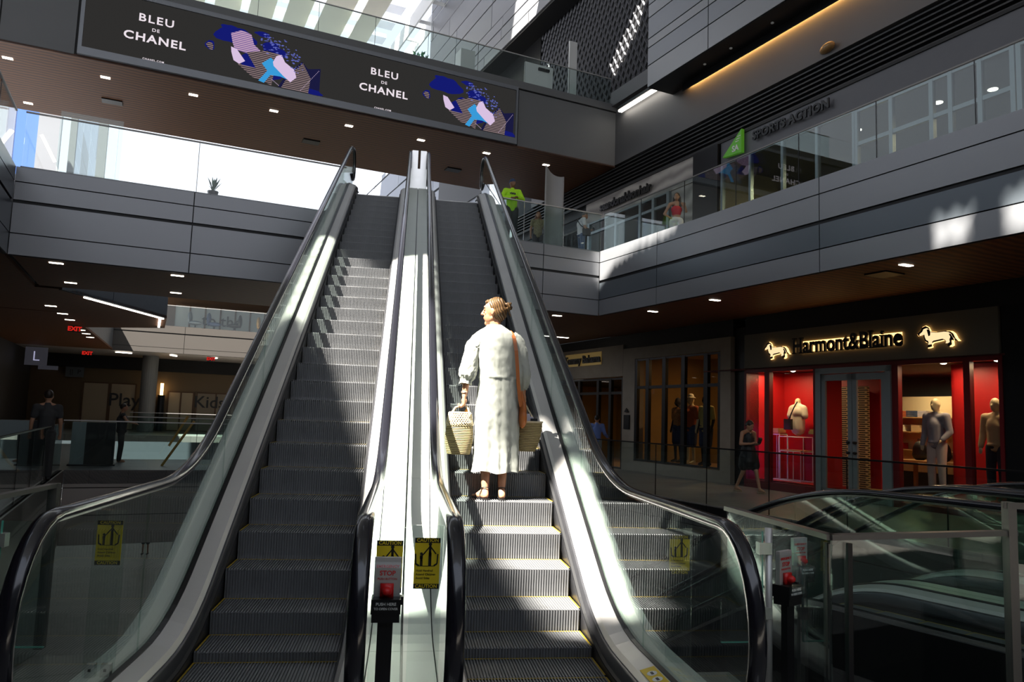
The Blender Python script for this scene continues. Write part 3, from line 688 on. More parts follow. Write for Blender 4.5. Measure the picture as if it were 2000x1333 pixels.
for (u, v, z, lb) in ((15.0,5.3,9.88,'left'),(15.4,4.2,9.88,'right'),(14.8,7.5,9.88,'lower'),(15.5,2.4,9.88,'far right')):
    mb = MB(); c = B(u,v,z); mb.prism([c+Vector((.11*math.cos(2*PI*k/16), .11*math.sin(2*PI*k/16), 0)) for k in range(16)], UP*-.02)
    tag(mb.build('downlight', LITEW), 'round ceiling downlight inside the sports shop, the %s one' % lb, 'downlight')
# white lattice-like panel block overhang near
def panel_wall(name, u, v0, v1, z0, z1, rowh, pl, m, side, thick=.03, seed=1, gap=.03):
    rnd = random.Random(seed); mb = MB(); z = z0; i = 0
    while z < z1:
        h = rowh*rnd.choice((.6,.6,1.,1.,1.35)); zz = min(z+h, z1); v = v0; off = rnd.uniform(0, pl); first = True
        while v < v1:
            w = (off if first and off > .8 else pl); first = False; vv = min(v+w, v1)
            mb.m = rnd.choice((0,0,0,1)); d = rnd.uniform(0, .03)
            mb.box(u-side*d, u+side*thick, v+gap*.7, vv-gap*.7, z+gap, zz-gap, B); v = vv
        z = zz; i += 1
    mb.m = 2; mb.box(u+side*thick, u+side*.3, v0, v1, z0, z1, B)
    return struct(mb, name, m)
mb = MB()
def near_block():
    mb = MB(); rows = [(13.20,13.98),(13.98,14.62),(14.62,14.95),(14.95,15.72),(15.72,16.2),(16.2,17.0),(17.0,17.5),(17.5,18.3),(18.3,19.0),(19.,19.6),(19.6,20.4)]
    for i, (a, b) in enumerate(rows):
        mb.m = 1 if i % 2 else 0
        for c, d in ((14.2,8.06+3.0),(11.06,5.4),(5.4,-.2),(-.2,-6),(-6,-12)): mb.box(12.6, 12.63, d+.02, c-.02, a+.02, b-.02, B)
    mb.m = 2; mb.box(12.64, 13.7, -12, 14.2, 13.2, 20.4, B)
    return struct(mb, 'wall_right_overhang', [PANEL, mat('panel_mid',(.24,.25,.275),.4,.3), BLACKM], 'grey metal panel block overhanging the walkway')
near_block()
panel_wall('wall_right_far', 12.6, 20.6, 38.0, 20.1, 36, 1.0, 5.2, [PANELM, PANEL, BLACK], 1, seed=3)
panel_wall('wall_right_distant', 13.7, 27.0, 58.0, 8.0, 21.0, 1.3, 7., [PANELW, PANELW, BLACK], 1, seed=5, gap=.075)
mb = MB(); mb.box(12.64, 13.6, 20.6, 38, 20.0, 20.1, B); mb.box(13.6,13.75,24.3,38,14,20,B); struct(mb, 'ceiling_right_far', BLACKM)
# perforated screen wall
PERF = None
def perf_mat():
    m, n, o = nt('perforated_screen')
    b = n.nodes.new('ShaderNodeBsdfPrincipled'); b.inputs['Roughness'].default_value = .45; b.inputs['Metallic'].default_value = .4
    tc = n.nodes.new('ShaderNodeTexCoord'); mp = n.nodes.new('ShaderNodeMapping'); mp.inputs['Rotation'].default_value = (0,0,0); mp.inputs['Scale'].default_value = (1,2.6,2.6)
    v = n.nodes.new('ShaderNodeTexVoronoi'); v.feature = 'DISTANCE_TO_EDGE'; v.inputs['Randomness'].default_value = .15; v.inputs['Scale'].default_value = 1.
    r_ = n.nodes.new('ShaderNodeValToRGB'); r_.color_ramp.elements[0].color = (.10,.10,.11,1); r_.color_ramp.elements[1].color = (.012,.012,.014,1); r_.color_ramp.elements[0].position = .12; r_.color_ramp.elements[1].position = .2
    bp = n.nodes.new('ShaderNodeBump'); bp.inputs['Strength'].default_value = .8; bp.inputs['Distance'].default_value = .05; bp.invert = True
    n.links.new(tc.outputs['Object'], mp.inputs[0]); n.links.new(mp.outputs[0], v.inputs[0]); n.links.new(v.outputs['Distance'], r_.inputs[0]); n.links.new(r_.outputs[0], b.inputs['Base Color'])
    n.links.new(v.outputs['Distance'], bp.inputs['Height']); n.links.new(bp.outputs[0], b.inputs['Normal']); n.links.new(b.outputs[0], o.inputs[0]); return m
PERF = perf_mat()
mb = MB()
rnd = random.Random(2)
pv, pz = .34, .30
nz = int((21.0-14.6)/pz); nv = int((34-14.2)/pv)
for i in range(nz):
    for j in range(nv):
        v = 14.2+pv*(j+.5*(i % 2)); z = 14.6+pz*i
        # diamond-shaped ring
        o4 = [(0,-.5),(.5,0),(0,.5),(-.5,0)]
        out = [B(13.62, v+a*pv*1.0, z+b*pz*1.9) for a, b in o4]; inn = [B(13.66, v+a*pv*.62, z+b*pz*1.15) for a, b in o4]
        mb.add(out+inn, [(k,(k+1)%4,4+(k+1)%4,4+k) for k in range(4)])
struct(mb, 'wall_right_perforated', mat('lattice_metal', (.10,.10,.11), .4, .5), 'dark perforated metal screen wall')
mb = MB(); mb.box(13.70, 13.95, 14.2, 34, 14.6, 21.2, B); struct(mb, 'wall_right_screen_back', BLACK)
mb = MB(); mb.box(13.45, 14.0, 14.2, 17.8, 14.02, 14.6, B); struct(mb, 'trim_right_ledge', WALLD)
# linear light under the overhang
lt = thing('linear_light', B(13.45,15.4,13.6), 'long bright tube light under the panel overhang at upper right', 'linear light')
mb = MB(); mb.box(13.38, 13.62, 13.6, 17.25, 13.68, 13.80, B); mb.build('light_housing', BLACKM, lt)
mb = MB(); mb.box(13.42, 13.58, 13.62, 17.22, 13.62, 13.68, B); mb.build('light_diffuser', emis('linear_lamp', (1,.93,.82), 9.), lt)
COVE = emis('amber_cove', (1.,.50,.15), 40.)
mb = MB(); mb.box(13.48, 13.51, -12, 13.4, 12.97, 13.2, B); struct(mb, 'trim_cove_lip', BLACKM)
mb = MB(); mb.box(13.60, 13.66, -12, 13.3, 13.16, 13.19, B)
tag(mb.build('cove_light', COVE), 'amber cove light grazing the dark wall under the overhang', 'cove light')
for k, (v, lb) in enumerate(((11.8,'first'),(10.6,'second'),(8.9,'third'))):
    mb = MB(); mb.ell(B(13.1,v,13.16), (.05,.05,.03)); tag(mb.build('downlight', WHITEP), 'tiny spot fitting under the panel overhang, %s from the tube light' % lb, 'spot light')
mb = MB(); mb.ell(B(13.62,7.45,11.9),(.14,.3,.12)); tag(mb.build('security_camera', mat('amber_dome',(.30,.17,.06),.3)), 'small tan dome fitting on the dark wall above the louvers', 'dome camera')
# bridge top right: door and white cabinet
dr = thing('open_door', B(11.6,20,14.1), 'pale open door with a closer behind the bridge railing', 'door')
mb = MB(); mb.box(10.8,12.1,20.2,20.26,14.1,16.3,B); mb.build('door_leaf', WHITEP, dr); mb = MB(); mb.box(11.4,11.9,20.1,20.2,16.05,16.15,B); mb.build('door_closer', BLACKM, dr)
ds = thing('standing_panel', B(12.3,19,14.1), 'tall narrow pale panel standing at the end of the bridge', 'panel')
mb = MB(); mb.box(12.2,12.55,19.0,19.08,14.1,17.0,B); mb.build('panel_sheet', WHITEP, ds)
cb = thing('white_cabinet', B(8.0,20,14.1), 'small white cabinet on the bridge beside the dark overhang', 'cabinet')
mb = MB(); mb.box(7.9,8.5,20.0,20.6,14.1,16.05,B); mb.build('cabinet_body', WHITEP, cb)

# ------------------------------------------------------------------ right lower: shops
mb = MB()
mb.box(13.5,13.9,10.25,10.80,0,4.6,B)
struct(mb, 'wall_right_lower_pier', BLACKM)
mb = MB(); mb.box(13.40,13.9,-16,10.25,4.33,4.86,B); mb.box(13.42,13.9,10.8,30,4.36,4.86,B); struct(mb, 'wall_right_lower_head', BLACK)
mb = MB(); mb.box(13.38,13.9,-16,2.95,0,4.33,B); struct(mb, 'wall_right_lower_end', BLACKM)
# stone front with a big window opening
mb = MB()
mb.box(13.35,13.75,10.82,11.27,0,4.34,B); mb.box(13.35,13.75,15.70,16.45,0,4.34,B); mb.box(13.35,13.75,11.27,15.70,0,.36,B); mb.box(13.35,13.75,11.27,15.70,3.94,4.34,B)
struct(mb, 'wall_right_stone', STONE, 'pale stone shopfront wall')
mb = MB(); mb.box(13.35,13.75,16.46,24,3.35,4.5,B); struct(mb, 'wall_right_stone_header', STONE)
shopfront('shop_window', 13.42, [11.30,11.95,13.05,14.05,14.98,15.66], .38, 3.92, 'black framed shop window in the stone front with mannequins behind', .09, BLACKM, 2.92, GLASSS, 'shop window')
room('wall_stone_shop', 13.78, 17.0, 10.9, 16.4, .3, 4.2, WARM, WARM, WOODL)
room('wall_brand_shop', 13.78, 18.0, 16.5, 23.8, 0, 3.3, WARM, DARKC, WOODL)
shopfront('shopfront', 13.45, [16.5,17.35,18.2,19.6,21.4,23.6], 0, 3.3, 'dark framed doorway front where the man in blue walks', .08, BLACKM, 2.75, GLASSS)
t = MB(); text_mb('Tommy Bahama', .42, B(13.30,19.25,4.08), vdn, UP, .05, .012, t); t.build('x', BLACKM)
o = bpy.data.objects['x']; o.name = 'shop_sign'; tag(o, 'dark lettering on a brass plate left of the stone shopfront', 'shop sign')
mb = MB(); mb.box(13.32,13.36,17.9,20.6,3.85,4.35,B); tag(mb.build('sign_plate', mat('sign_brass', (.50,.36,.12), .4, .3, emit=(.5,.33,.1), es=.12)), 'amber plate behind the dark lettering left of the stone shopfront', 'sign plate')
# wall plaque
pq = thing('wall_plaque', B(13.33,16.1,1.5), 'small dark plaque with a peaked top on the stone pier', 'plaque')
mb = MB(); mb.box(13.31,13.35,15.95,16.3,1.45,1.95,B); mb.build('plate', BLACKM, pq)
mb = MB(); mb.prism([B(13.32,16.0,2.05),B(13.32,16.12,2.2),B(13.32,16.25,2.05)], B(-.03,0,0)); mb.build('peak', BLACKM, pq)

# the red shop
UW = 13.35
mb = MB(); mb.box(UW,UW+.4,3.0,10.25,3.34,4.33,B); struct(mb, 'wall_red_shop_fascia', FASC, 'taupe sign fascia of the red shop')
mb = MB()
for a, b, c, d in ((10.25,10.17,0,3.34),(9.46,9.28,0,3.34),(7.75,7.64,0,3.34),(5.46,5.30,0,3.34),(3.76,3.62,0,3.34),(3.03,2.95,0,3.34)): mb.box(UW,UW+.14,a,b,c,d,B)
mb.box(UW,UW+.14,3.0,10.25,3.23,3.36,B)
mb.box(UW,UW+.5,7.75,10.2,0,.22,B); mb.box(UW,UW+.5,3.0,5.35,0,.12,B)
struct(mb, 'window_1', REDD, 'dark red window frames of the red shop')
for a, b in ((10.17,9.46),(9.28,7.75),(5.30,3.76),(3.62,3.03)):
    mb = MB(); mb.box(UW+.06,UW+.07,a-.01,b+.01,.2,3.23,B); struct(mb, 'window_2', GLASSS)
# interior
mb = MB(); mb.m = 0
mb.box(UW+1.55,UW+1.62,7.0,10.3,.22,3.3,B)        # red backdrop behind polo
mb.box(UW+.15,UW+1.6,10.25,10.3,0,3.3,B); mb.box(UW+.15,UW+1.0,7.72,7.76,.2,3.3,B)
mb.box(UW+1.3,UW+1.36,2.9,4.9,0,3.3,B); mb.box(UW+1.3,UW+5,4.84,4.9,0,3.3,B)
struct(mb, 'wall_red_backdrop', REDP)
mb = MB(); mb.box(UW+5.5,UW+5.6,3,12,0,3.3,B); mb.box(UW+1.4,UW+5.5,11.9,12,0,3.3,B); mb.box(UW+1.4,UW+5.5,2.9,3,0,3.3,B); struct(mb, 'wall_red_shop_rear', CREAM)
mb = MB(); mb.box(UW,UW+5.6,2.9,12,3.32,3.36,B); struct(mb, 'ceiling_red_shop', mat('red_shop_ceiling', (.12,.02,.02), .7))
mb = MB(); mb.box(UW+.15,UW+5.6,2.9,12,.0,.02,B); struct(mb, 'floor_red_shop', WOODL)
mb = MB(); mb.box(UW+.15,UW+1.5,7.76,10.2,.16,.22,B); struct(mb, 'trim_red_shop_plinth', REDP)
# the double door
DF = mat('door_frame_grey', (.27,.31,.32), .4, .4)
dd = thing('glass_double_door', B(UW,6.55,0), 'grey framed double glass door of the red shop', 'door')
mb = MB(); mb.box(UW-.05,UW+.1,7.64,7.48,.0,3.22,B); mb.box(UW-.05,UW+.1,5.60,5.46,0,3.22,B); mb.box(UW-.05,UW+.1,5.46,7.64,3.10,3.24,B); mb.build('door_frame', DF, dd)
for a, b in ((7.47,6.555),(6.535,5.61)):
    mb = MB(); mb.box(UW-.02,UW+.04,a,a-.12,.02,3.08,B); mb.box(UW-.02,UW+.04,b+.12,b,.02,3.08,B); mb.box(UW-.02,UW+.04,a,b,2.92,3.08,B); mb.box(UW-.02,UW+.04,a,b,.02,.24,B)
    lf = mb.build('door_leaf', DF, dd)
    mb = MB(); mb.box(UW+.005,UW+.015,a-.12,b+.12,.24,2.92,B); mb.build('door_pane', GLASSS, lf)
    hv = (b+.09) if a > 7 else (a-.09)
    mb = MB()
    for z in (1.15,1.4): mb.cap(B(UW-.02,hv,z), B(UW-.09,hv,z), .035)
    mb.build('door_knob', BLACKM, lf, True)
# sign lettering with serifs
def serif_sign(txt, size, v_left, zc, slope=0.):
    m = MB(); m = text_mb(txt, size, B(UW-.10, v_left, zc), vdn*.84, UP, .06, .016, m, 'LEFT', 1.02)
    # slab serifs: a short bar under (and over) every straight stem
    N = len(m.v)//2; par = list(range(len(m.v)))
    def fi(i):
        while par[i] != i: par[i] = par[par[i]]; i = par[i]
        return i
    for f_ in m.f:
        for q in f_[1:]: par[fi(q)] = fi(f_[0])
    isl = {}
    for i, v in enumerate(m.v): isl.setdefault(fi(i), []).append((v.dot(vdn), v.z))
    sl = []
    for pts in isl.values():
        for ext in (min(p[1] for p in pts), max(p[1] for p in pts)):
            xs = sorted(set(round(p[0], 4) for p in pts if abs(p[1]-ext) < .004)); grp = []
            for x in xs:
                if grp and x-grp[-1][-1] < .10: grp[-1].append(x)
                else: grp.append([x])
            for g in grp:
                if len(g) == 2 and .03 < g[-1]-g[0] < .11: sl.append(((g[0]+g[-1])/2, ext, (g[-1]-g[0])/2+.028))
    base = (vdn*1.0)
    for x, z, w_ in sl:
        c = B(UW-.13, 0, 0); c = c - vdn*c.dot(vdn) + vdn*x; m.obox(Vector((c.x, c.y, z + (.012 if z < zc else -.012))), vdn*w_, UDIR*.03, UP*.014)
    return m
t = serif_sign('Harmont&Blaine', .56, 8.30, 3.84)
# slab serifs at the stems
L0 = B(UW-.10, 8.30, 0)
def serif(m, v, z, w=.10, h=.035): m.box(UW-.16, UW-.10, v-w/2, v+w/2, z-h/2, z+h/2, B)
hs = t.build('shop_sign', BLACKM); tag(hs, 'black shop name lettering on the taupe fascia between the two dog emblems', 'shop sign')
HALO = emis('sign_halo_lamp', (1.,.55,.18), 3.0)
mb = MB(); mb.box(UW-.035,UW-.02,5.15,8.15,3.70,3.98,B)
tag(mb.build('sign_back_light', HALO), 'warm light bar glowing behind the shop name lettering', 'sign light')
DOG = [(0,.36),(.10,.44),(.14,.52),(.24,.55),(.33,.50),(.38,.40),(.55,.37),(.80,.38),(.92,.36),(1.0,.30),(1.06,.18),(1.12,.12),(1.06,.12),(.98,.20),(.95,.12),(.96,.03),(.90,0),(.84,.0),(.86,.06),(.82,.12),(.74,.16),(.60,.14),(.45,.12),(.40,.08),(.42,.02),(.34,0),(.28,.0),(.30,.06),(.29,.12),(.22,.16),(.18,.26),(.17,.34),(.10,.33),(.03,.31)]
def dog(v0, z0, L, label):
    rt = thing('dog_emblem', B(UW-.06, v0-L/2, z0), label, 'dog emblem')
    P = [(a-.55, b-.28) for a, b in DOG]
    m = MB(); m.prism([B(UW-.08, v0-L*.5-a*L*1.06, z0+.28*L+b*L*1.12) for a, b in P], B(-.01,0,0)); m.build('dark_outline', BLACKM, rt)
    m = MB(); m.prism([B(UW-.092, v0-L*.5-a*L*.93, z0+.285*L+b*L*.86) for a, b in P], B(-.01,0,0)); fc = m.build('glowing_face', BRASS, rt)
    m = MB(); m.prism([B(UW-.104, v0-L*(.27+a), z0+L*(.38+b)) for a, b in ((-.05,.09),(.02,.10),(.06,.02),(.05,-.08),(.0,-.10),(-.02,-.02))], B(-.004,0,0))
    m.prism([B(UW-.104, v0-L*(.90+a), z0+L*(.20+b)) for a, b in ((-.03,.10),(.02,.10),(.10,-.04),(.12,-.10),(.06,-.08))], B(-.004,0,0))
    m.build('dark_marks', BLACKM, rt)
    m = MB(); m.prism([B(UW-.03, v0-L*.5-a*L*1.15, z0+.28*L+b*L*1.2) for a, b in P], B(-.01,0,0)); m.build('halo_light', HALO, rt)
dog(9.33, 3.60, .76, 'glowing dachshund emblem left of the shop name'); dog(4.66, 3.60, .78, 'glowing dachshund emblem right of the shop name')

# shop display items
CLOTHW = mat('cream_cloth', (.70,.64,.50), .8, 0, .05, 8.); CLOTHG = mat('grey_blue_shirt', (.33,.31,.36), .8, 0, .08, 6.); CLOTHT = mat('tan_shirt', (.52,.37,.20), .8, 0, .06, 6.)
MANN = mat('mannequin_skin', (.62,.50,.30), .4); PANTSW = mat('pale_trousers', (.62,.50,.46), .8); PANTSD = mat('dark_trousers', (.03,.03,.045), .8)
BAGB = mat('black_bag', (.012,.012,.014), .6); CLOTHY = mat('mustard_cloth', (.42,.36,.12), .8); CLOTHR = mat('orange_cloth', (.40,.09,.03), .8); NAVY = mat('navy_cloth', (.03,.05,.11), .8)
def torso_blob(mb, c, sc=1., w=.21, belly=.16, sh=1.42, hip=.92, deep=.11):
    rings = []
    for z, rx, ry in ((hip,belly,deep*.95),(1.05,belly*.93,deep*.9),(1.2,belly*1.0,deep),(1.32,w*.92,deep*1.05),(sh,w*.88,deep*.95),(sh+.05,w*.6,deep*.7),(sh+.09,.075,.07)):
        rings.append([c + Vector((rx*math.cos(a), ry*math.sin(a), z))*sc for a in [2*PI*k/16 for k in range(16)]])
    mb.loft(rings)
def rotz(v, a): return Vector((v[0]*math.cos(a)-v[1]*math.sin(a), v[0]*math.sin(a)+v[1]*math.cos(a), v[2]))
def figure(name, pos, ang, label, cat, J, skin, clothes, hair=None, vox=.014, sc=1., head=True, hairm=None, face=True, group=None, extra=None):
    """J: joints in a local frame (x right, y forward, z up); clothes: list of (partname, mat, fn(mb,T,J))"""
    root = thing(name, pos, label, cat, group)
    T = lambda p: Vector(pos) + rotz(Vector(p)*sc, ang)
    mb = MB()
    def C(a, b, r0, r1): mb.cap(T(J[a]), T(J[b]), r0*sc, r1*sc)
    if head:
        hc = Vector(J['head']); fd = Vector(J.get('face', (0,1,0))).normalized(); R_ = Matrix.Rotation(ang, 3, 'Z')
        q = fd.to_track_quat('Y', 'Z').to_matrix(); HR = R_ @ q
        mb.ell(T(hc), (.076*sc,.095*sc,.115*sc), rot=HR)
        H = lambda x, y, z: T(hc) + HR @ Vector((x,y,z))*sc
        mb.ell(H(0,.035,-.055), (.055*sc,.06*sc,.065*sc), rot=HR)
        mb.cap(H(0,.085,.005), H(0,.112,-.03), .012*sc, .017*sc); mb.ell(H(0,.09,-.062), (.026*sc,.015*sc,.012*sc), rot=HR)
        for s in (-1, 1): mb.ell(H(s*.077,-.005,-.01), (.012*sc,.022*sc,.033*sc), rot=HR)
        mb.cap(T(J['neck']), T(hc - Vector((0,0,.05)) - fd*.015), .052*sc, .05*sc)
    if 'chest' in J: mb.cap(T(J['neck']), T(J['chest']), .06*sc, .10*sc); mb.cap(T(J['chest']), T(J['hips']), .11*sc, .11*sc)
    for s in 'LR':
        if 'sh'+s in J:
            mb.cap(T(J['neck']), T(J['sh'+s]), .05*sc, .055*sc)
            C('sh'+s, 'el'+s, .050, .040); C('el'+s, 'wr'+s, .040, .027)
            if 'hn'+s in J:
                w_, h_ = Vector(J['wr'+s]), Vector(J['hn'+s]); d = (h_-w_); L = d.length; d.normalize()
                sd = d.cross(Vector((0,0,1))); sd = sd.normalized() if sd.length > .2 else Vector((1,0,0)); up = sd.cross(d)
                pm = w_ + d*L*.45; mb.cap(T(w_), T(pm), .026*sc, .030*sc)
                for i in range(4):
                    o_ = sd*(-.027+.018*i); k1 = pm+o_+d*.035; k2 = k1+d*(.035-.004*abs(i-1.5))-up*.012; mb.cap(T(pm+o_*.8), T(k1), .0095*sc, .009*sc, 8); mb.cap(T(k1), T(k2-up*.01), .009*sc, .007*sc, 8)
                th = w_+d*.03-sd*.03; mb.cap(T(w_+d*.02-sd*.015), T(th), .012*sc, .011*sc, 8); mb.cap(T(th), T(th+d*.035-sd*.012), .010*sc, .008*sc, 8)
        if 'hp'+s in J:
            C('hp'+s, 'kn'+s, .082, .055); C('kn'+s, 'an'+s, .052, .034)
            a_ = Vector(J['an'+s]); fdir = Vector(J.get('ft'+s, (0,1,0))).normalized()
            mb.cap(T(a_), T(a_+fdir*.15-Vector((0,0,.045))), .034*sc, .026*sc); mb.cap(T(a_-fdir*.03-Vector((0,0,.035))), T(a_+fdir*.12-Vector((0,0,.05))), .030*sc, .028*sc)
    if extra: extra(mb, T)
    remesh(mb.build('body', skin, root, True), vox*sc, 4)
    if face and head:
        m = MB()
        for s in (-1, 1): m.ell(H(s*.031,.086,.012), (.011*sc,.006*sc,.006*sc), 10, 6, HR)
        m.build('eyes', INK, root)
    for nm, mt, fn in clothes:
        m = MB(sc); fn(m, T, J); remesh(m.build(nm, mt, root, True), vox*sc, 4)
    if hair and head:
        m = MB(); hair(m, H, HR, sc, T, J); remesh(m.build('hair', hairm, root, True), vox*.8*sc, 3)
    return root, T
def short_hair(m, H, HR, sc, T, J):
    m.ell(H(0,-.02,.03), (.082*sc,.098*sc,.10*sc), rot=HR)
def top_fn(sl=1., w=0., low='hips', r=.135):
    def fn(m, T, J):
        n, c, h = Vector(J['neck']), Vector(J['chest']), Vector(J[low])
        m.cap(T(n-Vector((0,0,.03))), T(c), .085, .145+w)
        m.ell(T(c), (.165+w,.125+w,.17)); m.cap(T(c), T(h), .145+w, r+w); m.ell(T(h), (.16+w,.12+w,.045))
        for s in 'LR':
            if 'sh'+s in J:
                a, e, wr = Vector(J['sh'+s]), Vector(J['el'+s]), Vector(J['wr'+s])
                m.cap(T(c+Vector((0,0,.10))), T(a), .10, .078)
                if sl <= 1: m.cap(T(a), T(a.lerp(e, sl)), .075, .064)
                else:
                    m.cap(T(a), T(e), .075, .062); m.cap(T(e), T(e.lerp(wr, sl-1)), .062, .047)
    return fn
def pants_fn(full=1., w=0.):
    def fn(m, T, J):
        h = Vector(J['hips']); m.ell(T(h), (.152+w,.116+w,.11))
        for s in 'LR':
            p, k, a = Vector(J['hp'+s]), Vector(J['kn'+s]), Vector(J['an'+s])
            m.cap(T(p), T(p.lerp(k, min(1, full*2))), .098+w, .075+w)
            if full > .5: m.cap(T(k), T(k.lerp(a, (full-.5)*2)), .075+w, .062+w)
    return fn
def shoes_fn(m, T, J):
    for s in 'LR':
        a = Vector(J['an'+s]); fd = Vector(J.get('ft'+s, (0,1,0))).normalized(); b = a-Vector((0,0,.045))
        m.cap(T(b-fd*.04), T(b+fd*.17), .042, .036); m.cap(T(b+Vector((0,0,.03))), T(b+fd*.06), .045, .04)
STAND = dict(head=(0,.02,1.62), neck=(0,-.01,1.46), chest=(0,0,1.25), hips=(0,0,.94), shL=(-.185,0,1.40), elL=(-.24,-.02,1.12), wrL=(-.25,.05,.88), hnL=(-.25,.07,.80),
    shR=(.185,0,1.40), elR=(.24,-.02,1.12), wrR=(.25,.05,.88), hnR=(.25,.07,.80), hpL=(-.09,0,.90), knL=(-.10,.02,.50), anL=(-.11,-.01,.08), hpR=(.09,0,.90), knR=(.10,.02,.50), anR=(.11,-.01,.08))
def J_(**k): d = dict(STAND); d.update(k); return d
angB = -math.atan2(math.sin(TH), math.cos(TH))     # local +x along the mall's u axis ...
AU = math.atan2(UDIR.y, UDIR.x)
# mannequins
J = J_(elL=(-.25,0,1.12), wrL=(-.20,.14,.98), hnL=(-.16,.19,.92))
figure('mannequin', B(13.98,4.82,.34), AU+PI/2, 'faceless mannequin in a grey blue shirt and pale trousers, right of the shop door', 'mannequin', J, MANN,
  [('trousers', PANTSW, pants_fn(1.)), ('shirt', CLOTHG, top_fn(1.95, .01)), ('shoes', PANTSD, shoes_fn)], face=False, sc=1.24, vox=.014)
figure('mannequin', B(13.98,3.48,.34), AU+PI/2, 'faceless mannequin in tan shirt and dark trousers, right end of the red shop', 'mannequin', J_(), MANN,
  [('trousers', PANTSD, pants_fn(1.)), ('shirt', CLOTHT, top_fn(1.9, .01)), ('shoes', PANTSD, shoes_fn)], face=False, sc=1.24)
# headless bust in a polo
bp = thing('torso_form', B(14.5,9.35,1.45), 'headless torso form in a cream polo shirt in the left window of the red shop', 'torso form')
c = B(14.5,9.35,.0)
m = MB()
for z, rx, ry in (): pass
def bt(p): return c + rotz(Vector(p), AU+PI/2)
m = MB(); m.cap(bt((0,0,2.32)), bt((0,0,2.47)), .085, .078); m.cap(bt((0,0,1.6)), bt((0,0,2.3)), .12, .12); m.build('neck_form', MANN, bp, True)
m = MB(); m.ell(bt((0,0,2.14)), (.17,.24,.20)); m.cap(bt((-.06,0,2.1)), bt((-.06,0,1.66)), .15, .15); m.cap(bt((.06,0,2.1)), bt((.06,0,1.66)), .15, .15); m.cap(bt((0,0,2.31)), bt((-.22,0,2.26)), .10, .09); m.cap(bt((0,0,2.31)), bt((.22,0,2.26)), .10, .09)
m.cap(bt((-.23,0,2.26)), bt((-.28,.02,2.04)), .085, .09); m.cap(bt((.23,0,2.26)), bt((.28,.02,2.04)), .085, .09); m.cap(bt((0,0,2.35)), bt((0,0,2.45)), .10, .075)
remesh(m.build('polo_shirt', CLOTHW, bp, True), .018, 5)
cbg = thing('crossbody_bag', bt((.18,.25,1.65)), 'small black crossbody bag worn by the polo torso form', 'bag')
m = MB(); m.obox(bt((.15,.22,1.80)), rotz((.13,0,0),AU+PI/2), rotz((0,.04,0),AU+PI/2), (0,0,.15)); m.build('bag_body', BAGB, cbg)
m = MB(); m.tube([bt((-.13,.16,2.44)), bt((-.10,.24,2.3)), bt((0,.26,2.1)), bt((.10,.25,1.93))], .018, 6); m.build('strap', BAGB, cbg)
# wire plinths
def wire_frame(v, z0, z1, w, label, d=.35, topm=None):
    rt = thing('wire_display_stand', B(14.3,v,z0), label, 'display stand')
    m = MB()
    for a in (-w/2, w/2):
        for b in (-d/2, d/2): m.tube([B(14.4+b,v+a,z0), B(14.4+b,v+a,z1)], .012, 6)
    m.build('legs', WHITEP, rt)
    m = MB()
    for z in (z0+.01, z1):
        m.tube([B(14.4-d/2,v-w/2,z),B(14.4+d/2,v-w/2,z),B(14.4+d/2,v+w/2,z),B(14.4-d/2,v+w/2,z),B(14.4-d/2,v-w/2,z)], .012, 6)
    m.build('frame', WHITEP, rt)
    if topm: m = MB(); m.box(14.4-d/2,14.4+d/2,v-w/2,v+w/2,z1,z1+.04,B); m.build('shelf', topm, rt)
wire_frame(9.35, .22, 1.45, .9, 'tall white wire stand under the polo torso form'); wire_frame(9.30, .22, 1.05, .75, 'low white wire stand with a wooden top in the left window', .5, WOODL); wire_frame(10.0, .22, 1.5, .4, 'wire stand with a wooden shelf beside the neon tube', .3, WOODL)
nt_ = thing('neon_tube', B(14.2,9.98,.22), 'upright pink neon tube in the left window of the red shop', 'neon tube')
m = MB(); m.tube([B(13.95,9.90,.25), B(13.95,9.93,1.75)], .022, 10); m.build('glowing_tube', PINK, nt_); m = MB(); m.box(13.9,14.0,9.85,9.95,.22,.26,B); m.build('tube_base', BLACKM, nt_)
for v, z, mm, lb in ((9.95,1.60,WOODL,'folded brown shoes'),(8.55,1.60,CLOTHY,'folded yellow garment')):
    m = MB(); m.box(14.2,14.5,v-.15,v+.15,z-.05,z+.03,B); m.box(14.22,14.48,v-.13,v+.13,z+.03,z+.08,B); tag(m.build('folded_garment', mm), lb+' on display in the left window', 'garment')
# patterned columns inside
PAT = None
m2, n2, o2 = nt('patterned_column'); b2 = n2.nodes.new('ShaderNodeBsdfPrincipled'); tc2 = n2.nodes.new('ShaderNodeTexCoord'); br2 = n2.nodes.new('ShaderNodeTexBrick'); mp2 = n2.nodes.new('ShaderNodeMapping')
mp2.inputs['Rotation'].default_value = (PI/2,0,0)
br2.inputs['Scale'].default_value = 1; br2.inputs['Brick Width'].default_value = .16; br2.inputs['Row Height'].default_value = .055; br2.inputs['Mortar Size'].default_value = .013
br2.inputs['Color1'].default_value = (.01,.01,.01,1); br2.inputs['Color2'].default_value = (.02,.015,.01,1); br2.inputs['Mortar'].default_value = (.6,.42,.2,1)
n2.links.new(tc2.outputs['Object'], mp2.inputs[0]); n2.links.new(mp2.outputs[0], br2.inputs[0]); n2.links.new(br2.outputs[0], b2.inputs['Base Color']); n2.links.new(b2.outputs[0], o2.inputs[0]); PAT = m2
for v, lb in ((7.72,'left'),(7.15,'right')):
    m = MB(); m.box(14.6,14.7,v,v+.36,.02,2.85,B); tag(m.build('patterned_screen', PAT), 'black and cream dashed screen panel behind the %s door leaf' % lb, 'screen panel')
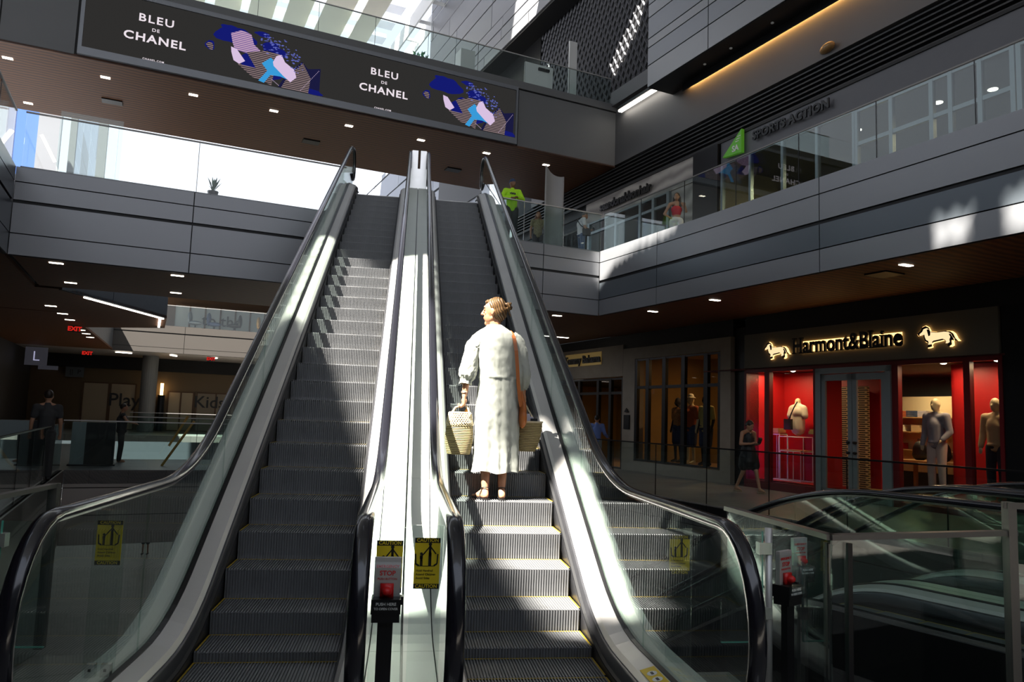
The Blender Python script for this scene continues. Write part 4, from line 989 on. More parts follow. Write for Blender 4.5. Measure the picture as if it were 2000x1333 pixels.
# shelves with goods
sh = thing('display_shelving', B(17.5,7.6,1.0), 'wooden wall shelves with folded clothes and shoes seen through the door', 'shelving')
for z in (1.22,1.72,2.12):
    m = MB(); m.box(17.0,17.45,6.3,9.0,z-.03,z,B); m.build('shelf', WOODL, sh)
m = MB(); m.box(17.45,17.5,6.3,9.0,.6,2.7,B); m.build('back_panel', CREAM, sh)
cols = [CLOTHW, CLOTHT, CLOTHR, NAVY, CLOTHG, REDP]
k = 0
for z, vs in ((2.12,(8.8,8.5,8.2,7.75,7.4)),(1.72,(8.7,8.1,7.6,7.2,6.8)),(1.22,(8.6,8.2))):
    for v in vs:
        rt = MB()
        for q in range(4): rt.box(17.05,17.38,v-.14,v+.12,z+.045*q,z+.045*q+.038,B)
        nm = ['cream','tan','orange','navy','grey blue','red'][k % 6]
        tag(rt.build('folded_clothes', cols[k % 6]), 'stack of %s folded clothes, number of the shelf row counted from the door side' % nm if 0 else '%s stack of folded clothes on the %s shelf seen through the red shop front' % (nm, {2.12:'top',1.72:'middle',1.22:'bottom'}[z]), 'folded clothes', 'folded clothes on the shelves'); k += 1
for v, lb in ((6.85,'left'),(6.2,'middle'),(5.75,'right')):
    g = thing('backpack', B(16.2,v,.98), '%s black bag on the shop table' % lb, 'bag', 'black bags on the table')
    m = MB(); c = B(16.2,v,1.22); m.ell(c, (.16,.2,.26)); m.ell(c-UP*.10, (.17,.22,.16)); remesh(m.build('bag_body', BAGB, g, True), .02, 2)
    m = MB(); m.tube([c+B(0,-.06,.22), c+B(0,-.05,.31), c+B(0,.05,.31), c+B(0,.06,.22)], .012, 6); m.build('handle', BAGB, g)
tb = thing('display_table', B(16.1,6.4,0), 'wooden display table inside the red shop', 'table')
m = MB(); m.box(15.7,16.6,5.3,7.3,.92,.98,B); m.build('tabletop', WOODL, tb)
for a, b in ((15.78,5.4),(16.5,5.4),(15.78,7.2),(16.5,7.2)): m = MB(); m.box(a-.04,a+.04,b-.04,b+.04,.02,.92,B); m.build('leg', WOODL, tb)
def cone_lamp(u, v, z, power, col, label, ln='spot'):
    l = bpy.data.lights.new(ln, 'AREA'); l.shape = 'DISK'; l.size = .25; l.energy = power; l.color = col
    o = bpy.data.objects.new(ln, l); COL.objects.link(o); o.location = B(u, v, z); return o
for (u, v, z, lb) in ((13.95,9.0,3.28,'left window'),(13.95,9.85,3.28,'narrow left window'),(13.95,4.6,3.28,'window with the grey shirt mannequin'),(13.95,3.4,3.28,'right end window')):
    m = MB(); m.ell(B(u,v,z), (.07,.07,.035)); tag(m.build('downlight', LITEW), 'small bright downlight over the '+lb, 'downlight')
    cone_lamp(u+.1, v, z-.06, 26, (1,.72,.42), lb)
cone_lamp(16.5, 7, 3.2, 60, (1,.75,.42), 'store'); cone_lamp(15.2, 13, 4.0, 40, (1,.62,.28), 'stone'); cone_lamp(15.5, 19, 3.2, 30, (1,.6,.25), 'brand')
cone_lamp(15.5, 8.5, 9.5, 110, (1,.85,.5), 'sport1'); cone_lamp(15.5, 4, 9.5, 30, (1,.75,.4), 'sport2'); cone_lamp(15.5, 17, 9.6, 30, (.7,.85,1), 'hair')
# mannequins behind the stone front
JS = J_()
figure('mannequin', B(14.25,13.70,.38), AU+PI/2, 'mannequin in an orange shirt and straw hat behind the black framed window', 'mannequin', JS, MANN, [('shorts', NAVY, pants_fn(.5,.02)), ('shirt', CLOTHR, top_fn(.8,.02))],
   hair=lambda m,H,HR,sc,T,J: (m.ell(H(0,0,.05), (.17,.19,.02), rot=HR), m.ell(H(0,0,.09), (.10,.11,.09), rot=HR)), hairm=CLOTHW, face=False, sc=1.32, vox=.016)
figure('mannequin', B(14.25,12.95,.38), AU+PI/2, 'mannequin in a mustard shirt, right of the one in orange behind the black framed window', 'mannequin', JS, PANTSD, [('shorts', NAVY, pants_fn(.5,.02)), ('shirt', CLOTHY, top_fn(.8,.02))], face=False, sc=1.32, vox=.016)
figure('mannequin', B(14.35,14.50,.38), AU+PI/2, 'dim mannequin with a patterned top at the left in the black framed window', 'mannequin', JS, PANTSD, [('shorts', NAVY, pants_fn(.45,.02)), ('shirt', mat('floral_cloth',(.35,.16,.06),.8,0,.8,25.), top_fn(.8,.0))], face=False, sc=1.28, vox=.016)

# ------------------------------------------------------------------ left and far parts of the mall
def poly_slab(name, pts, z0, z1, m, label=None):
    mb = MB(); mb.prism([B(a,b,z0) for a, b in pts], UP*(z1-z0)); return struct(mb, name, m, label)
LP = [(-16,24.1),(-5.15,24.1),(-5.15,17.8),(-4.5,17.8),(-1.72,23.3),(-1.72,27.2),(-4.7,29.5),(-4.2,43.2),(-16,43.2)]
poly_slab('ceiling_left_soffit', LP, 4.86, 4.95, WOOD)
poly_slab('floor_second_left', [(a+(-.03 if a > -16 else 0), b) for a, b in LP], 4.96, 6.8, PANELD)
A0, A1 = Vector((-4.5,17.8)), Vector((-1.72,23.3)); tt = (A1-A0).normalized(); LL = (A1-A0).length
fascia('trim_7', lambda s,d,z: B(A0.x+tt.x*s + tt.y*d, A0.y+tt.y*s - tt.x*d, z), LL, [(4.84,5.6,0),(5.6,6.3,0),(6.3,6.8,0)], (2.6,), 1, m=PANELD, md=PANELD)
led = thing('led_strip', B(-3.1,20.9,4.8), 'thin white LED line along the soffit edge at left', 'LED strip')
mb = MB(); P = lambda s,d,z: B(A0.x+tt.x*s + tt.y*d, A0.y+tt.y*s - tt.x*d, z)
mb.box(1.2, LL-.1, -.10, -.05, 4.80, 4.86, P); mb.build('led_line', LITEW, led)
mb = MB(); mb.box(-1.98,-1.90,23.2,26.5,4.80,4.86,B); mb.build('led_return', LITEW, led)
fascia('trim_8', lambda s,d,z: B(-4.3+s, 43.0-d, z), 16, [(4.84,5.15,0),(5.15,6.0,0),(6.05,6.5,0)], (3.9, 8.5, 13), -1, m=mat('panel_taupe_shaded',(.09,.08,.072),.5,.1), md=PANELD)  # far copy of the taupe, darkened to stand in for missing shade
poly_slab('floor_far_second', [(-16,43.1),(13,43.1),(13,56),(-16,56)], 4.86, 6.5, MATS['panel_taupe'])
poly_slab('ceiling_far_top', [(-4.8,43.1),(13,43.1),(13,56),(-4.8,56)], 9.4, 11.4, PANELD)
railing('glass_railing', [(-2.2,43.05),(9,43.05)], 6.5, 1.25, 3.2, 'distant glass railing on the second level in front of armchairs')
PAPER = mat('papered_window', (.44,.36,.25), .8, 0, .1, .6); BRN = mat('brown_frame', (.10,.05,.02), .6)
PAPER2 = mat('papered_window_light', (.50,.52,.50), .8)
mb = MB(); mb.box(-16,13,50.2,50.5,0,4.86,B); mb.m = 0; struct(mb, 'wall_far_lower', mat('far_wall_brown', (.16,.11,.06), .7))
mb = MB(); mb.box(-16,13,49.9,50.2,4.0,4.84,B); struct(mb, 'wall_far_head', BLACK)
def papered(u0, u1, z0, z1, v, name, lab, m=PAPER, fr=BRN, n=1):
    rt = thing(name, B((u0+u1)/2, v, z0), lab, 'papered window')
    w = (u1-u0)/n
    mb = MB(); mb.box(u0,u1,v,v+.05,z1-.08,z1,B); mb.box(u0,u1,v,v+.05,z0,z0+.06,B)
    for i in range(n+1): mb.box(u0+w*i-.05,u0+w*i+.05,v-.02,v+.05,z0,z1,B)
    mb.build('frame', fr, rt)
    for i in range(n): mb = MB(); mb.box(u0+w*i+.05,u0+w*(i+1)-.05,v+.02,v+.04,z0+.06,z1-.08,B); mb.build('paper_panel', m, rt)
    return rt
p1 = papered(-6.0,-4.5,0,3.1,50.1,'papered_window','blank papered shopfront window left of the lettering Pla')
p2 = papered(-4.4,-2.9,0,3.1,50.1,'papered_window','papered shopfront window with large letters Pla')
t = MB(); text_mb('Play', 1.2, B(-3.55,50.08,1.95), UDIR, UP, .02, .01, t); t.build('window_lettering', INK, p2)
p3 = papered(-.9,.7,0,2.7,50.1,'papered_window','papered double shop doors beside the amber lamp', n=2)
p4 = papered(.9,3.4,0,2.7,50.1,'papered_window','papered window with dark letters near the left handrail', n=2, m=mat('papered_grey',(.28,.23,.17),.8))
t = MB(); text_mb('Kids', 1.15, B(1.75,50.08,2.0), UDIR, UP, .02, .01, t); t.build('window_lettering', INK, p4)
p5 = papered(-1.0,7.4,6.5,8.3,46.6,'papered_window','row of pale papered panels on the distant second level lettered to the', m=PAPER2, n=9)
t = MB(); text_mb('to the', 1.0, B(1.9,46.56,7.35), UDIR, UP, .02, .005, t); t.build('window_lettering', INK, p5)
mb = MB(); mb.box(-4.2,13,46.9,47.1,6.5,9.4,B); struct(mb, 'wall_far_upper', BRN)
def armchair(u, v, label, m, rot=0.):
    rt = thing('armchair', B(u,v,6.5), label, 'armchair', 'lounge chairs on the distant level')
    c = B(u,v,6.5); q = lambda p: c + rotz(Vector(p), rot)
    s = MB(); s.ell(q((0,0,.42)), (.42,.40,.14)); s.build('seat', m, rt, True)
    s = MB(); s.ell(q((-.34,0,.72)), (.12,.36,.42)); s.build('backrest', m, rt, True)
    s = MB(); s.tube([q((0,0,.01)), q((0,0,.34))], .05, 8); s.tube([q((0,0,.0)), q((0,0,.03))], .25, 12); s.build('pedestal', BLACKM, rt)
for u, lb, mm in ((.2,'grey lounge chair, leftmost of the distant row',PANELD),(1.3,'dark blue lounge chair, second of the distant row',NAVY),(2.5,'dark grey lounge chair below the lettering to the',BLACKM),(4.3,'tan lounge chair near the left handrail, distant level',WOODL)):
    armchair(u, 44.4, lb, mm, .0 if u != 2.5 else PI)
cyl = MB(); cyl.tube([B(-2.15,47.5,0), B(-2.15,47.5,4.86)], .48, 24); struct(cyl, 'wall_far_column', mat('column_grey', (.20,.20,.20), .5))
for u, v, a, lb in ((-3.65,44.6,.6,'left'),(-.9,44.6,1.5,'middle'),(1.45,44.9,2.2,'right')):
    mb = MB(); c = B(u,v,4.80); d = Vector((math.cos(a), math.sin(a), 0))*.45; mb.obox(c, d, Vector((-d.y,d.x,0))*.14, UP*.02)
    tag(mb.build('linear_light', LITEW), 'short slanted light bar on the far soffit, the %s one' % lb, 'ceiling light')
for i, (u, v) in enumerate(((-5.22,22.33),(-5.08,24.56),(-5.03,26.69),(-4.96,31.06),(-4.88,32.84),(-4.84,34.85))):
    lamp('ceiling_light', u, v, 4.86, ['nearest','second nearest','third nearest','third farthest','second farthest','farthest'][i]+' lamp of the receding row in the dark left soffit', 'row of lamps in the left soffit', .16, .08)
def exit_sign(u, v, z, lb):
    rt = thing('exit_sign', B(u,v,z), lb, 'exit sign')
    mb = MB(); mb.box(u-.22,u+.22,v,v+.04,z,z+.26,B); mb.build('housing', BLACKM, rt)
    t = MB(); text_mb('EXIT', .24, B(u,v-.01,z+.13), UDIR, UP, .01, .012, t); t.build('exit_lettering', EXITR, rt)
exit_sign(-5.0,28.6,4.55,'red exit sign between the lamps of the receding row'); exit_sign(-5.2,39.2,4.2,'red exit sign at the far end of the left soffit'); exit_sign(1.1,42.0,4.45,'faint red exit sign near the left handrail under the far slab')
lt = thing('amber_wall_lamp', B(-1.33,49.9,2.1), 'upright amber lamp tube on a dark stand at the far shopfront', 'lamp')
mb = MB(); mb.tube([B(-1.33,49.8,2.4), B(-1.33,49.8,3.2)], .10, 10); mb.build('glowing_tube', AMBER, lt); mb = MB(); mb.tube([B(-1.33,49.8,0), B(-1.33,49.8,2.4)], .22, 10); mb.build('stand', BLACKM, lt)
# left wall with dark shops and two square blade signs
mb = MB(); mb.box(-9.2,-9.0,-16,50,0,4.86,B); struct(mb, 'wall_left', mat('left_wall_black', (.02,.02,.021), .5))
mb = MB(); mb.box(-9.0,-8.7,30,34,0,4.86,B); mb.box(-9.0,-8.8,20,23,0,4.86,B); struct(mb, 'wall_left_pier', WALLD)
for v, lb, tx in ((44.0,'nearer lit square blade sign with a thin letter on the dark left wall','L'),(50.0,'farther lit square blade sign on the dark left wall','K')):
    rt = thing('blade_sign', B(-8.1,v,4.0), lb, 'blade sign')
    mb = MB(); mb.box(-8.6,-7.5,v,v+.1,3.75,4.78,B); mb.build('sign_box', mat('blade_sign_face_'+tx, (.10,.10,.12), .5, emit=(.4,.4,.5), es=.05), rt)
    t = MB(); text_mb(tx, .8, B(-8.05,v-.02,4.25), UDIR, UP, .01, -.01, t); t.build('sign_letter', emis('blade_letter_'+tx, (.7,.7,1.), .5), rt)
DIRS = thing('directory_sign', B(-6.6,49.9,3.2), 'dim grey hanging directory sign with icons on the far wall', 'sign')
mb = MB(); mb.box(-7.05,-6.0,49.8,49.85,3.35,4.0,B); mb.build('sign_face', PANELD, DIRS)
t = MB(); text_mb('||  P', .4, B(-6.5,49.78,3.68), UDIR, UP, .01, 0, t); t.build('sign_icons', INK, DIRS)
def kiosk(u0, u1, split, v, z1, label):
    rt = thing('display_kiosk', B((u0+u1)/2, v, 0), label, 'kiosk')
    mb = MB(); mb.box(u0,split,v,v+.5,0.04,z1,B); mb.build('pale_side', mat('kiosk_pale', (.22,.27,.28), .5) if 'kiosk_pale' not in MATS else MATS['kiosk_pale'], rt)
    mb = MB(); mb.box(split,u1,v,v+.5,0.04,z1,B); mb.build('dark_front', BLACK, rt)
    mb = MB(); mb.box(u0-.05,u1+.05,v-.05,v+.55,0,.04,B); mb.build('base', BLACKM, rt)
kiosk(-3.92,-2.86,-3.58,17.5,1.19,'dark box kiosk with a pale side standing on the lower bridge')
kiosk(-5.3,-4.4,-4.62,15.2,1.25,'dark box kiosk behind the glass at the far left edge')
def pole(pts, lb, m=mat('yellow_pole', (.55,.33,.08), .5)):
    mb = MB(); mb.tube(pts, .035, 8); tag(mb.build('slanted_pole', m), lb, 'pole')
pole([B(-1.62,17.5,.0), B(-1.25,17.5,.62), B(-.84,17.5,1.30)], 'longer of two slanted yellow poles leaning on the bridge railing')
pole([B(-1.43,19.0,.5), B(-.95,19.0,1.42)], 'shorter slanted yellow pole behind the longer one')
pole([B(-5.7,15.0,1.12), B(-5.45,15.0,.95), B(-4.95,15.0,.25), B(-4.75,15.0,.05)], 'bent yellow pole behind the glass at the far left edge')
# potted plant on the second level ledge
pl = thing('potted_plant', B(-1.06,12.9,6.8), 'small green plant poking up over the ledge left of the escalators', 'plant')
mb = MB(); mb.tube([B(-1.06,12.9,6.8), B(-1.06,12.9,6.95)], [.1,.13], 10); mb.build('pot', BLACKM, pl)
LEAF = mat('leaf_green', (.05,.16,.08), .5)
mb = MB(); rnd = random.Random(5)
for i in range(16):
    a = rnd.uniform(0, 6.28); h = rnd.uniform(.12,.42); sp = rnd.uniform(.03,.2); c = B(-1.06,12.9,6.93); d = Vector((math.cos(a),math.sin(a),0)); n_ = Vector((-d.y,d.x,0))*.035
    mb.add([c, c+d*sp*.5+UP*h*.6+n_, c+d*sp+UP*h, c+d*sp*.5+UP*h*.6-n_], [(0,1,2,3)])
mb.build('leaves', LEAF, pl)
mb = MB()
for i in range(60):
    a = rnd.uniform(0, 6.28); h = rnd.uniform(.1,.5); sp = rnd.uniform(.1,.4); c = B(12.9,41.5,26.0)+Vector((rnd.uniform(-.5,.5),rnd.uniform(-.5,.5),rnd.uniform(-.4,.3))); d = Vector((math.cos(a),math.sin(a),0)); n_ = Vector((-d.y,d.x,0))*.1
    mb.add([c, c+d*sp*.5+UP*h*.6+n_, c+d*sp+UP*h, c+d*sp*.5+UP*h*.6-n_], [(0,1,2,3)])
tag(mb.build('hanging_plant', LEAF), 'green shrub on the terrace edge beyond the bridge railing', 'plant')
# buildings seen through the opening at left
BLUEG = mat('blue_window_glass', (.06,.14,.42), .08, 0, spec=1., coat=.5)
bd = thing('office_building', B(-8.5,50,6), 'pale panelled building with blue glass seen under the bridge at left', 'building')
mb = MB(); rnd = random.Random(8)
for i in range(16):
    for j in range(4):
        mb.m = rnd.choice((0,0,1)); mb.box(-9.0,-8.9, 60+j*7.0, 66.9+j*7.0, 8+i*1.9, 9.8+i*1.9, B)
mb.build('panel_wall', [PANELW, PANELM], bd)
mb = MB(); mb.box(-9.9,-8.6,50,50.5,8,24,B); mb.box(-12.3,-11.6,50,50.5,8,24,B); mb.build('pier', PANELM, bd)
mb = MB(); mb.box(-11.6,-9.9,50.2,50.3,8,24,B); mb.build('blue_glazing', BLUEG, bd)
mb = MB(); mb.box(-6.9,-6.3,56,56.5,8,26,B); mb.box(-8.3,-7.9,52,52.5,8,26,B); mb.build('dark_pier', WALLG, bd)
mb = MB(); mb.box(-6.2,-5.6,56,56.3,8,28,B); mb.box(-14,-12.3,50,50.3,8,24,B); mb.build('white_pier', PANELW, bd)
gb = thing('glass_stair_enclosure', B(-3.9,15,6.85), 'glass enclosure with a lit diagonal handrail behind the second level railing at left', 'glass enclosure')
mb = MB(); mb.box(-4.6,-3.2,15.0,15.02,6.8,9.0,B); mb.build('glass_panel', GLASSR, gb)
mb = MB(); mb.obox(B(-4.7,14.2,7.75), B(.16,0,-.30), B(.03,0,.015), B(0,.03,0)); mb.build('lit_handrail', LITEW, gb)
# canopy high above, fins along the mall
CAN = mat('canopy_cream', (.70,.68,.58), .6); CAN2 = mat('canopy_slat_grey', (.42,.45,.55), .6)
ed = [(-6.4,-4.9),(-4.35,-2.75),(-2.2,-.75),(-.2,1.35),(1.8,3.35),(3.95,5.45),(6.0,7.85),(8.3,9.7)]
for i, (a, b) in enumerate(ed):
    mb = MB(); mb.loft([[B(a,v,27),B(b,v,27+.25),B(b,v,27.45),B(a+.1,v,27.3)] for v in (31,37,43,50)])
    tag(mb.build('canopy_fin', CAN), 'broad cream fin of the high canopy, the %s from the right' % ['eighth','seventh','sixth','fifth','fourth','third','second','first'][i], 'canopy fin', 'canopy fins')
mb = MB(); mb.box(9.8,11.6,31,72,27,27.1,B) if 0 else None
for j in range(8): mb.box(-7,11.4,33.0+j*2.3,34.1+j*2.3,28.6,28.9,B)
tag(mb.build('canopy_slats', CAN2), 'grey cross slats seen in the gaps between the canopy fins', 'canopy', kind='structure')
mb = MB()
for k in range(2): mb.box(11.5+1.1*k,11.6+1.1*k,31,50,26.5,27.6,B)
for j in range(7): mb.box(11.5,12.7,33+j*2.6,33.1+j*2.6,26.9,27.1,B)
struct(mb, 'trim_canopy_edge', mat('canopy_white', (.8,.8,.8), .5))
# curved standing panel on the second level
cp = thing('curved_panel', B(8.5,12.95,6.85), 'tall pale curved panel standing behind the second level railing', 'panel')
m = MB(); m.loft([[B(8.2+.64*t, 13.15+.1*math.sin(t*PI), 6.86), B(8.2+.64*t, 13.18+.1*math.sin(t*PI), 6.86), B(8.2+.64*t, 13.18+.1*math.sin(t*PI), 9.30-.28*t+.10*(t-.5)**2*4-.02), B(8.2+.64*t, 13.15+.1*math.sin(t*PI), 9.30-.28*t+.1*(t-.5)**2*4-.02)] for t in frange(0,1,10)]); m.build('panel_sheet', mat('banner_grey', (.36,.35,.34), .6), cp, True)

# ------------------------------------------------------------------ people in the background
SKIN1 = mat('skin_brown', (.22,.10,.05), .5); SKIN2 = mat('skin_tan', (.42,.22,.13), .5); SKIN3 = mat('skin_fair', (.62,.36,.25), .45)
HIVIS = mat('hi_vis_yellow', (.45,.85,.02), .7, emit=(.4,.8,.0), es=.02); HAIRD = mat('dark_hair', (.02,.012,.008), .5); DENIM = mat('denim', (.09,.13,.22), .8, 0, .15, 9.); CHAR = mat('charcoal_cloth', (.035,.035,.037), .8)
TEE = mat('white_tee', (.72,.72,.72), .8); BLUES = mat('blue_shirt', (.18,.27,.62), .8); GREYP = mat('grey_trousers', (.33,.32,.31), .8); REDT = mat('red_top', (.55,.02,.04), .7)
J = J_(elL=(-.30,.04,1.18), wrL=(-.08,.26,1.17), hnL=(.02,.27,1.16), elR=(.30,.04,1.18), wrR=(.08,.30,1.13), hnR=(-.03,.31,1.12), face=(-.5,1,-.05))
rt, T = figure('person', B(7.1,13.15,6.85), PI+.12, 'person in a bright yellow green long sleeved shirt leaning folded arms on the railing', 'person', J, SKIN1,
  [('shirt', HIVIS, top_fn(1.85,.01)), ('trousers', CHAR, pants_fn(1.,.01)), ('shoes', BLACKM, shoes_fn)],
  hair=lambda m,H,HR,sc,T,J: (m.ell(H(0,-.01,.045), (.082*sc,.10*sc,.085*sc), rot=HR), m.ell(H(0,-.1,.03), (.05,.05,.015), rot=HR)), hairm=NAVY, sc=1.08)
t = MB(); text_mb('vista', .10, T((.02,.146,1.30)), rotz(Vector((-1,0,0)), PI+.12), UP, .012, .004, t); o = t.build('shirt_print', INK, rt)
J = J_(head=(0,.10,1.58), neck=(0,.02,1.45), face=(0,1,-.45), elL=(-.22,.03,1.12), wrL=(-.12,.28,1.10), hnL=(-.06,.34,1.12), elR=(.22,.03,1.12), wrR=(.12,.28,1.10), hnR=(.05,.34,1.12))
rt, T = figure('person', B(10.45,14.75,6.85), -PI/2+.1, 'person in a white T-shirt and jeans looking down at a phone, second level', 'person', J, SKIN2,
  [('tee_shirt', TEE, top_fn(.55)), ('jeans', DENIM, pants_fn(1.)), ('shoes', BLACKM, shoes_fn)], hair=short_hair, hairm=mat('grey_hair',(.12,.11,.10),.6), sc=1.05)
cb = thing('crossbody_bag', T((.18,.10,.95)), 'black shoulder bag worn by the person in the white T-shirt', 'bag')
m = MB(); m.obox(T((.19,.10,1.0)), rotz((.05,0,0),-PI/2+.1), rotz((0,.13,0),-PI/2+.1), (0,0,.12)); m.build('bag_body', BAGB, cb); m = MB(); m.tube([T((.20,.05,1.1)),T((.19,-.1,1.2)),T((.05,-.16,1.38)),T((-.1,-.08,1.5))], .015, 6); m.build('strap', BAGB, cb)
ph = MB(); ph.obox(T((-.01,.38,1.16)), (.035,0,0), (0,.035,.02), (0,-.03,.05)); tag(ph.build('phone', BAGB), 'phone held by the person in the white T-shirt', 'phone')
J = J_(face=(.3,1,0), elR=(.34,-.02,1.12), wrR=(.17,.06,.98), hnR=(.12,.06,.97), elL=(-.26,.10,1.16), wrL=(-.20,.25,1.30), hnL=(-.18,.28,1.37))
def long_hair(m,H,HR,sc,T,J):
    m.ell(H(0,-.02,.03), (.088*sc,.10*sc,.10*sc), rot=HR)
    for s in (-1,1): m.cap(H(s*.075,-.03,-.02), H(s*.10,-.03,-.28), .04*sc, .035*sc)
    m.cap(H(0,-.06,-.02), H(0,-.08,-.34), .075*sc, .06*sc)
figure('person', B(11.9,11.6,6.85), PI-.25, 'person with long dark hair in a red crop top and white trousers, hand on hip', 'person', J, SKIN2,
  [('crop_top', REDT, lambda m,T,J: (m.ell(T((0,.01,1.24)), (.165,.13,.12)), m.cap(T((0,0,1.2)),T((0,0,1.12)),.14,.13))), ('trousers', TEE, pants_fn(1.,.02)), ('shoes', BLACKM, shoes_fn)], hair=long_hair, hairm=HAIRD, sc=1.06)
figure('person', B(9.1,15.3,6.85), PI, 'person partly hidden behind the pale curved panel, brown hair', 'person', J_(), SKIN2, [('dress', mat('floral_dress',(.25,.22,.12),.8,0,.7,20.), top_fn(.5,.01)), ('trousers', CHAR, pants_fn(1.))], hair=long_hair, hairm=mat('brown_hair',(.12,.05,.02),.5), sc=.98)
J = J_(head=(0,.06,1.58), face=(0,1,-.45), hpL=(-.09,0,.88), knL=(-.10,.16,.50), anL=(-.10,.27,.10), hpR=(.09,0,.88), knR=(.10,-.06,.50), anR=(.10,-.30,.10), elL=(-.24,.0,1.14), wrL=(-.12,.24,1.16), hnL=(-.05,.32,1.19), elR=(.24,.0,1.14), wrR=(.12,.24,1.16), hnR=(.04,.32,1.20))
rt, T = figure('person', B(12.1,8.75,0), PI+.31, 'person in a short black dress walking past the red shop, looking at a phone', 'person', J, SKIN2,
  [('dress', BAGB, lambda m,T,J: (m.cap(T((0,0,1.30)),T((0,0,1.05)),.145,.145), m.cap(T((0,0,1.05)),T((0,0,.72)),.17,.20), m.cap(T((-.10,.06,.85)),T((-.11,.1,.62)),.12,.12), m.cap(T((.10,-.02,.85)),T((.11,-.05,.62)),.12,.12))), ('sandals', mat('sandal_tan',(.3,.2,.12),.6), lambda m,T,J: [m.cap(T(Vector(J['an'+s])+Vector((0,-.05,-.085))), T(Vector(J['an'+s])+Vector((0,.17,-.085))), .03,.03) for s in 'LR'])],
  hair=lambda m,H,HR,sc,T,J: (m.ell(H(0,-.02,.03), (.085*sc,.102*sc,.10*sc), rot=HR), m.ell(H(0,-.11,-.02), (.05*sc,.045*sc,.05*sc), rot=HR)), hairm=HAIRD, sc=1.09)
ph = MB(); ph.obox(T((0,.38,1.24)), (.04,0,0), (0,.02,.02), (0,-.045,.06)); tag(ph.build('phone', BAGB), 'phone held by the person in the black dress', 'phone')
J = J_(elR=(.26,.02,1.14), wrR=(.36,.22,1.0), hnR=(.40,.30,.98), hpL=(-.09,0,.90), knL=(-.10,.12,.50), anL=(-.10,.2,.10), hpR=(.09,0,.90), knR=(.10,-.04,.50), anR=(.10,-.22,.10))
figure('person', B(12.7,17.1,0), -.30, 'person in a blue shirt and pale trousers seen from behind at the dark doorway', 'person', J, SKIN2,
  [('shirt', BLUES, top_fn(1.85,.01)), ('trousers', GREYP, pants_fn(1.)), ('belt', CHAR, lambda m,T,J: m.ell(T((0,0,1.0)), (.155,.12,.025))), ('shoes', BAGB, shoes_fn)], hair=short_hair, hairm=HAIRD, sc=1.10)
figure('person', B(-4.1,13.2,0), .4, 'dark clothed person walking away along the dim left walkway', 'person', J_(), SKIN2, [('tee_shirt', CHAR, top_fn(.6,.01)), ('trousers', CHAR, pants_fn(1.)), ('shoes', BAGB, shoes_fn)], hair=short_hair, hairm=HAIRD, sc=1.14)
J = J_(elR=(.26,.12,1.22), wrR=(.34,.34,1.16), hnR=(.38,.42,1.14))
figure('person', B(-2.75,18.9,0), -1.2, 'dim person with a bare arm stretched along the lower bridge railing', 'person', J, SKIN2, [('tank_top', CHAR, top_fn(.05,.0)), ('trousers', CHAR, pants_fn(1.))], hair=short_hair, hairm=HAIRD, sc=1.0)
figure('person', B(-1.69,34.9,-5.5), PI, 'distant person on the ground floor seen under the left handrail, only legs showing', 'person', J_(), SKIN2, [('coat', CHAR, top_fn(1.8,.03)), ('shorts', CHAR, pants_fn(.45,.03)), ('shoes', BAGB, shoes_fn)], hair=short_hair, hairm=HAIRD, sc=1.05)

# ------------------------------------------------------------------ the woman on the right escalator
ZT = up_z(.424)                       # tread she stands on
LINEN = mat('linen_sage', (.37,.38,.335), .85, 0, .05, 30., .25, stretch=(1,1,.3))
HAIRB = wave_mat('blond_hair', (.055,.027,.010), (.19,.10,.035), 14., .45, 0, (0,.4,.3), 3., bump=.5)
LEATH = mat('tan_leather', (.42,.12,.025), .45, 0, .15, 6.)
WSKIN = mat('skin_woman', (.50,.235,.13), .42, 0, .04, 5.)
WX, WY = .825, .60
wm = thing('person', (WX, WY, ZT), 'woman in a long pale linen dress seen from behind on the right escalator, looking left', 'person')
P = lambda x, y, z: Vector((x, y, z))
fd = Vector((-.93,.36,-.04)).normalized(); HR = fd.to_track_quat('Y', 'Z').to_matrix(); hc = P(.775,.625,2.775)
H = lambda x, y, z: hc + HR @ Vector((x,y,z))
mb = MB()
mb.ell(H(0,-.012,.02), (.084,.102,.118), 24, 16, HR)                # skull
mb.ell(H(0,.035,-.05), (.062,.062,.085), 20, 12, HR)              # face
mb.cap(H(0,.07,-.115), H(0,.055,-.10), .026, .034)                # chin
mb.cap(H(-.045,.0,-.07), H(0,.07,-.112), .025, .022); mb.cap(H(.045,.0,-.07), H(0,.07,-.112), .025, .022)
mb.cap(H(0,.088,.03), H(0,.121,-.022), .009, .0135); mb.ell(H(0,.110,-.024), (.018,.012,.010), rot=HR)   # nose
mb.ell(H(0,.094,-.058), (.024,.011,.007), rot=HR); mb.ell(H(0,.092,-.072), (.021,.011,.008), rot=HR)       # lips
mb.ell(H(0,.082,.045), (.05,.016,.014), rot=HR)                  # brow
for s in (-1, 1):
    mb.ell(H(s*.036,.068,-.02), (.022,.018,.018), rot=HR)
    mb.ell(H(s*.084,-.012,-.01), (.009,.020,.032), rot=HR); mb.ell(H(s*.086,-.006,-.035), (.008,.010,.012), rot=HR)
mb.cap(P(.80,.62,2.52), hc+P(.01,.0,-.06), .062, .056)
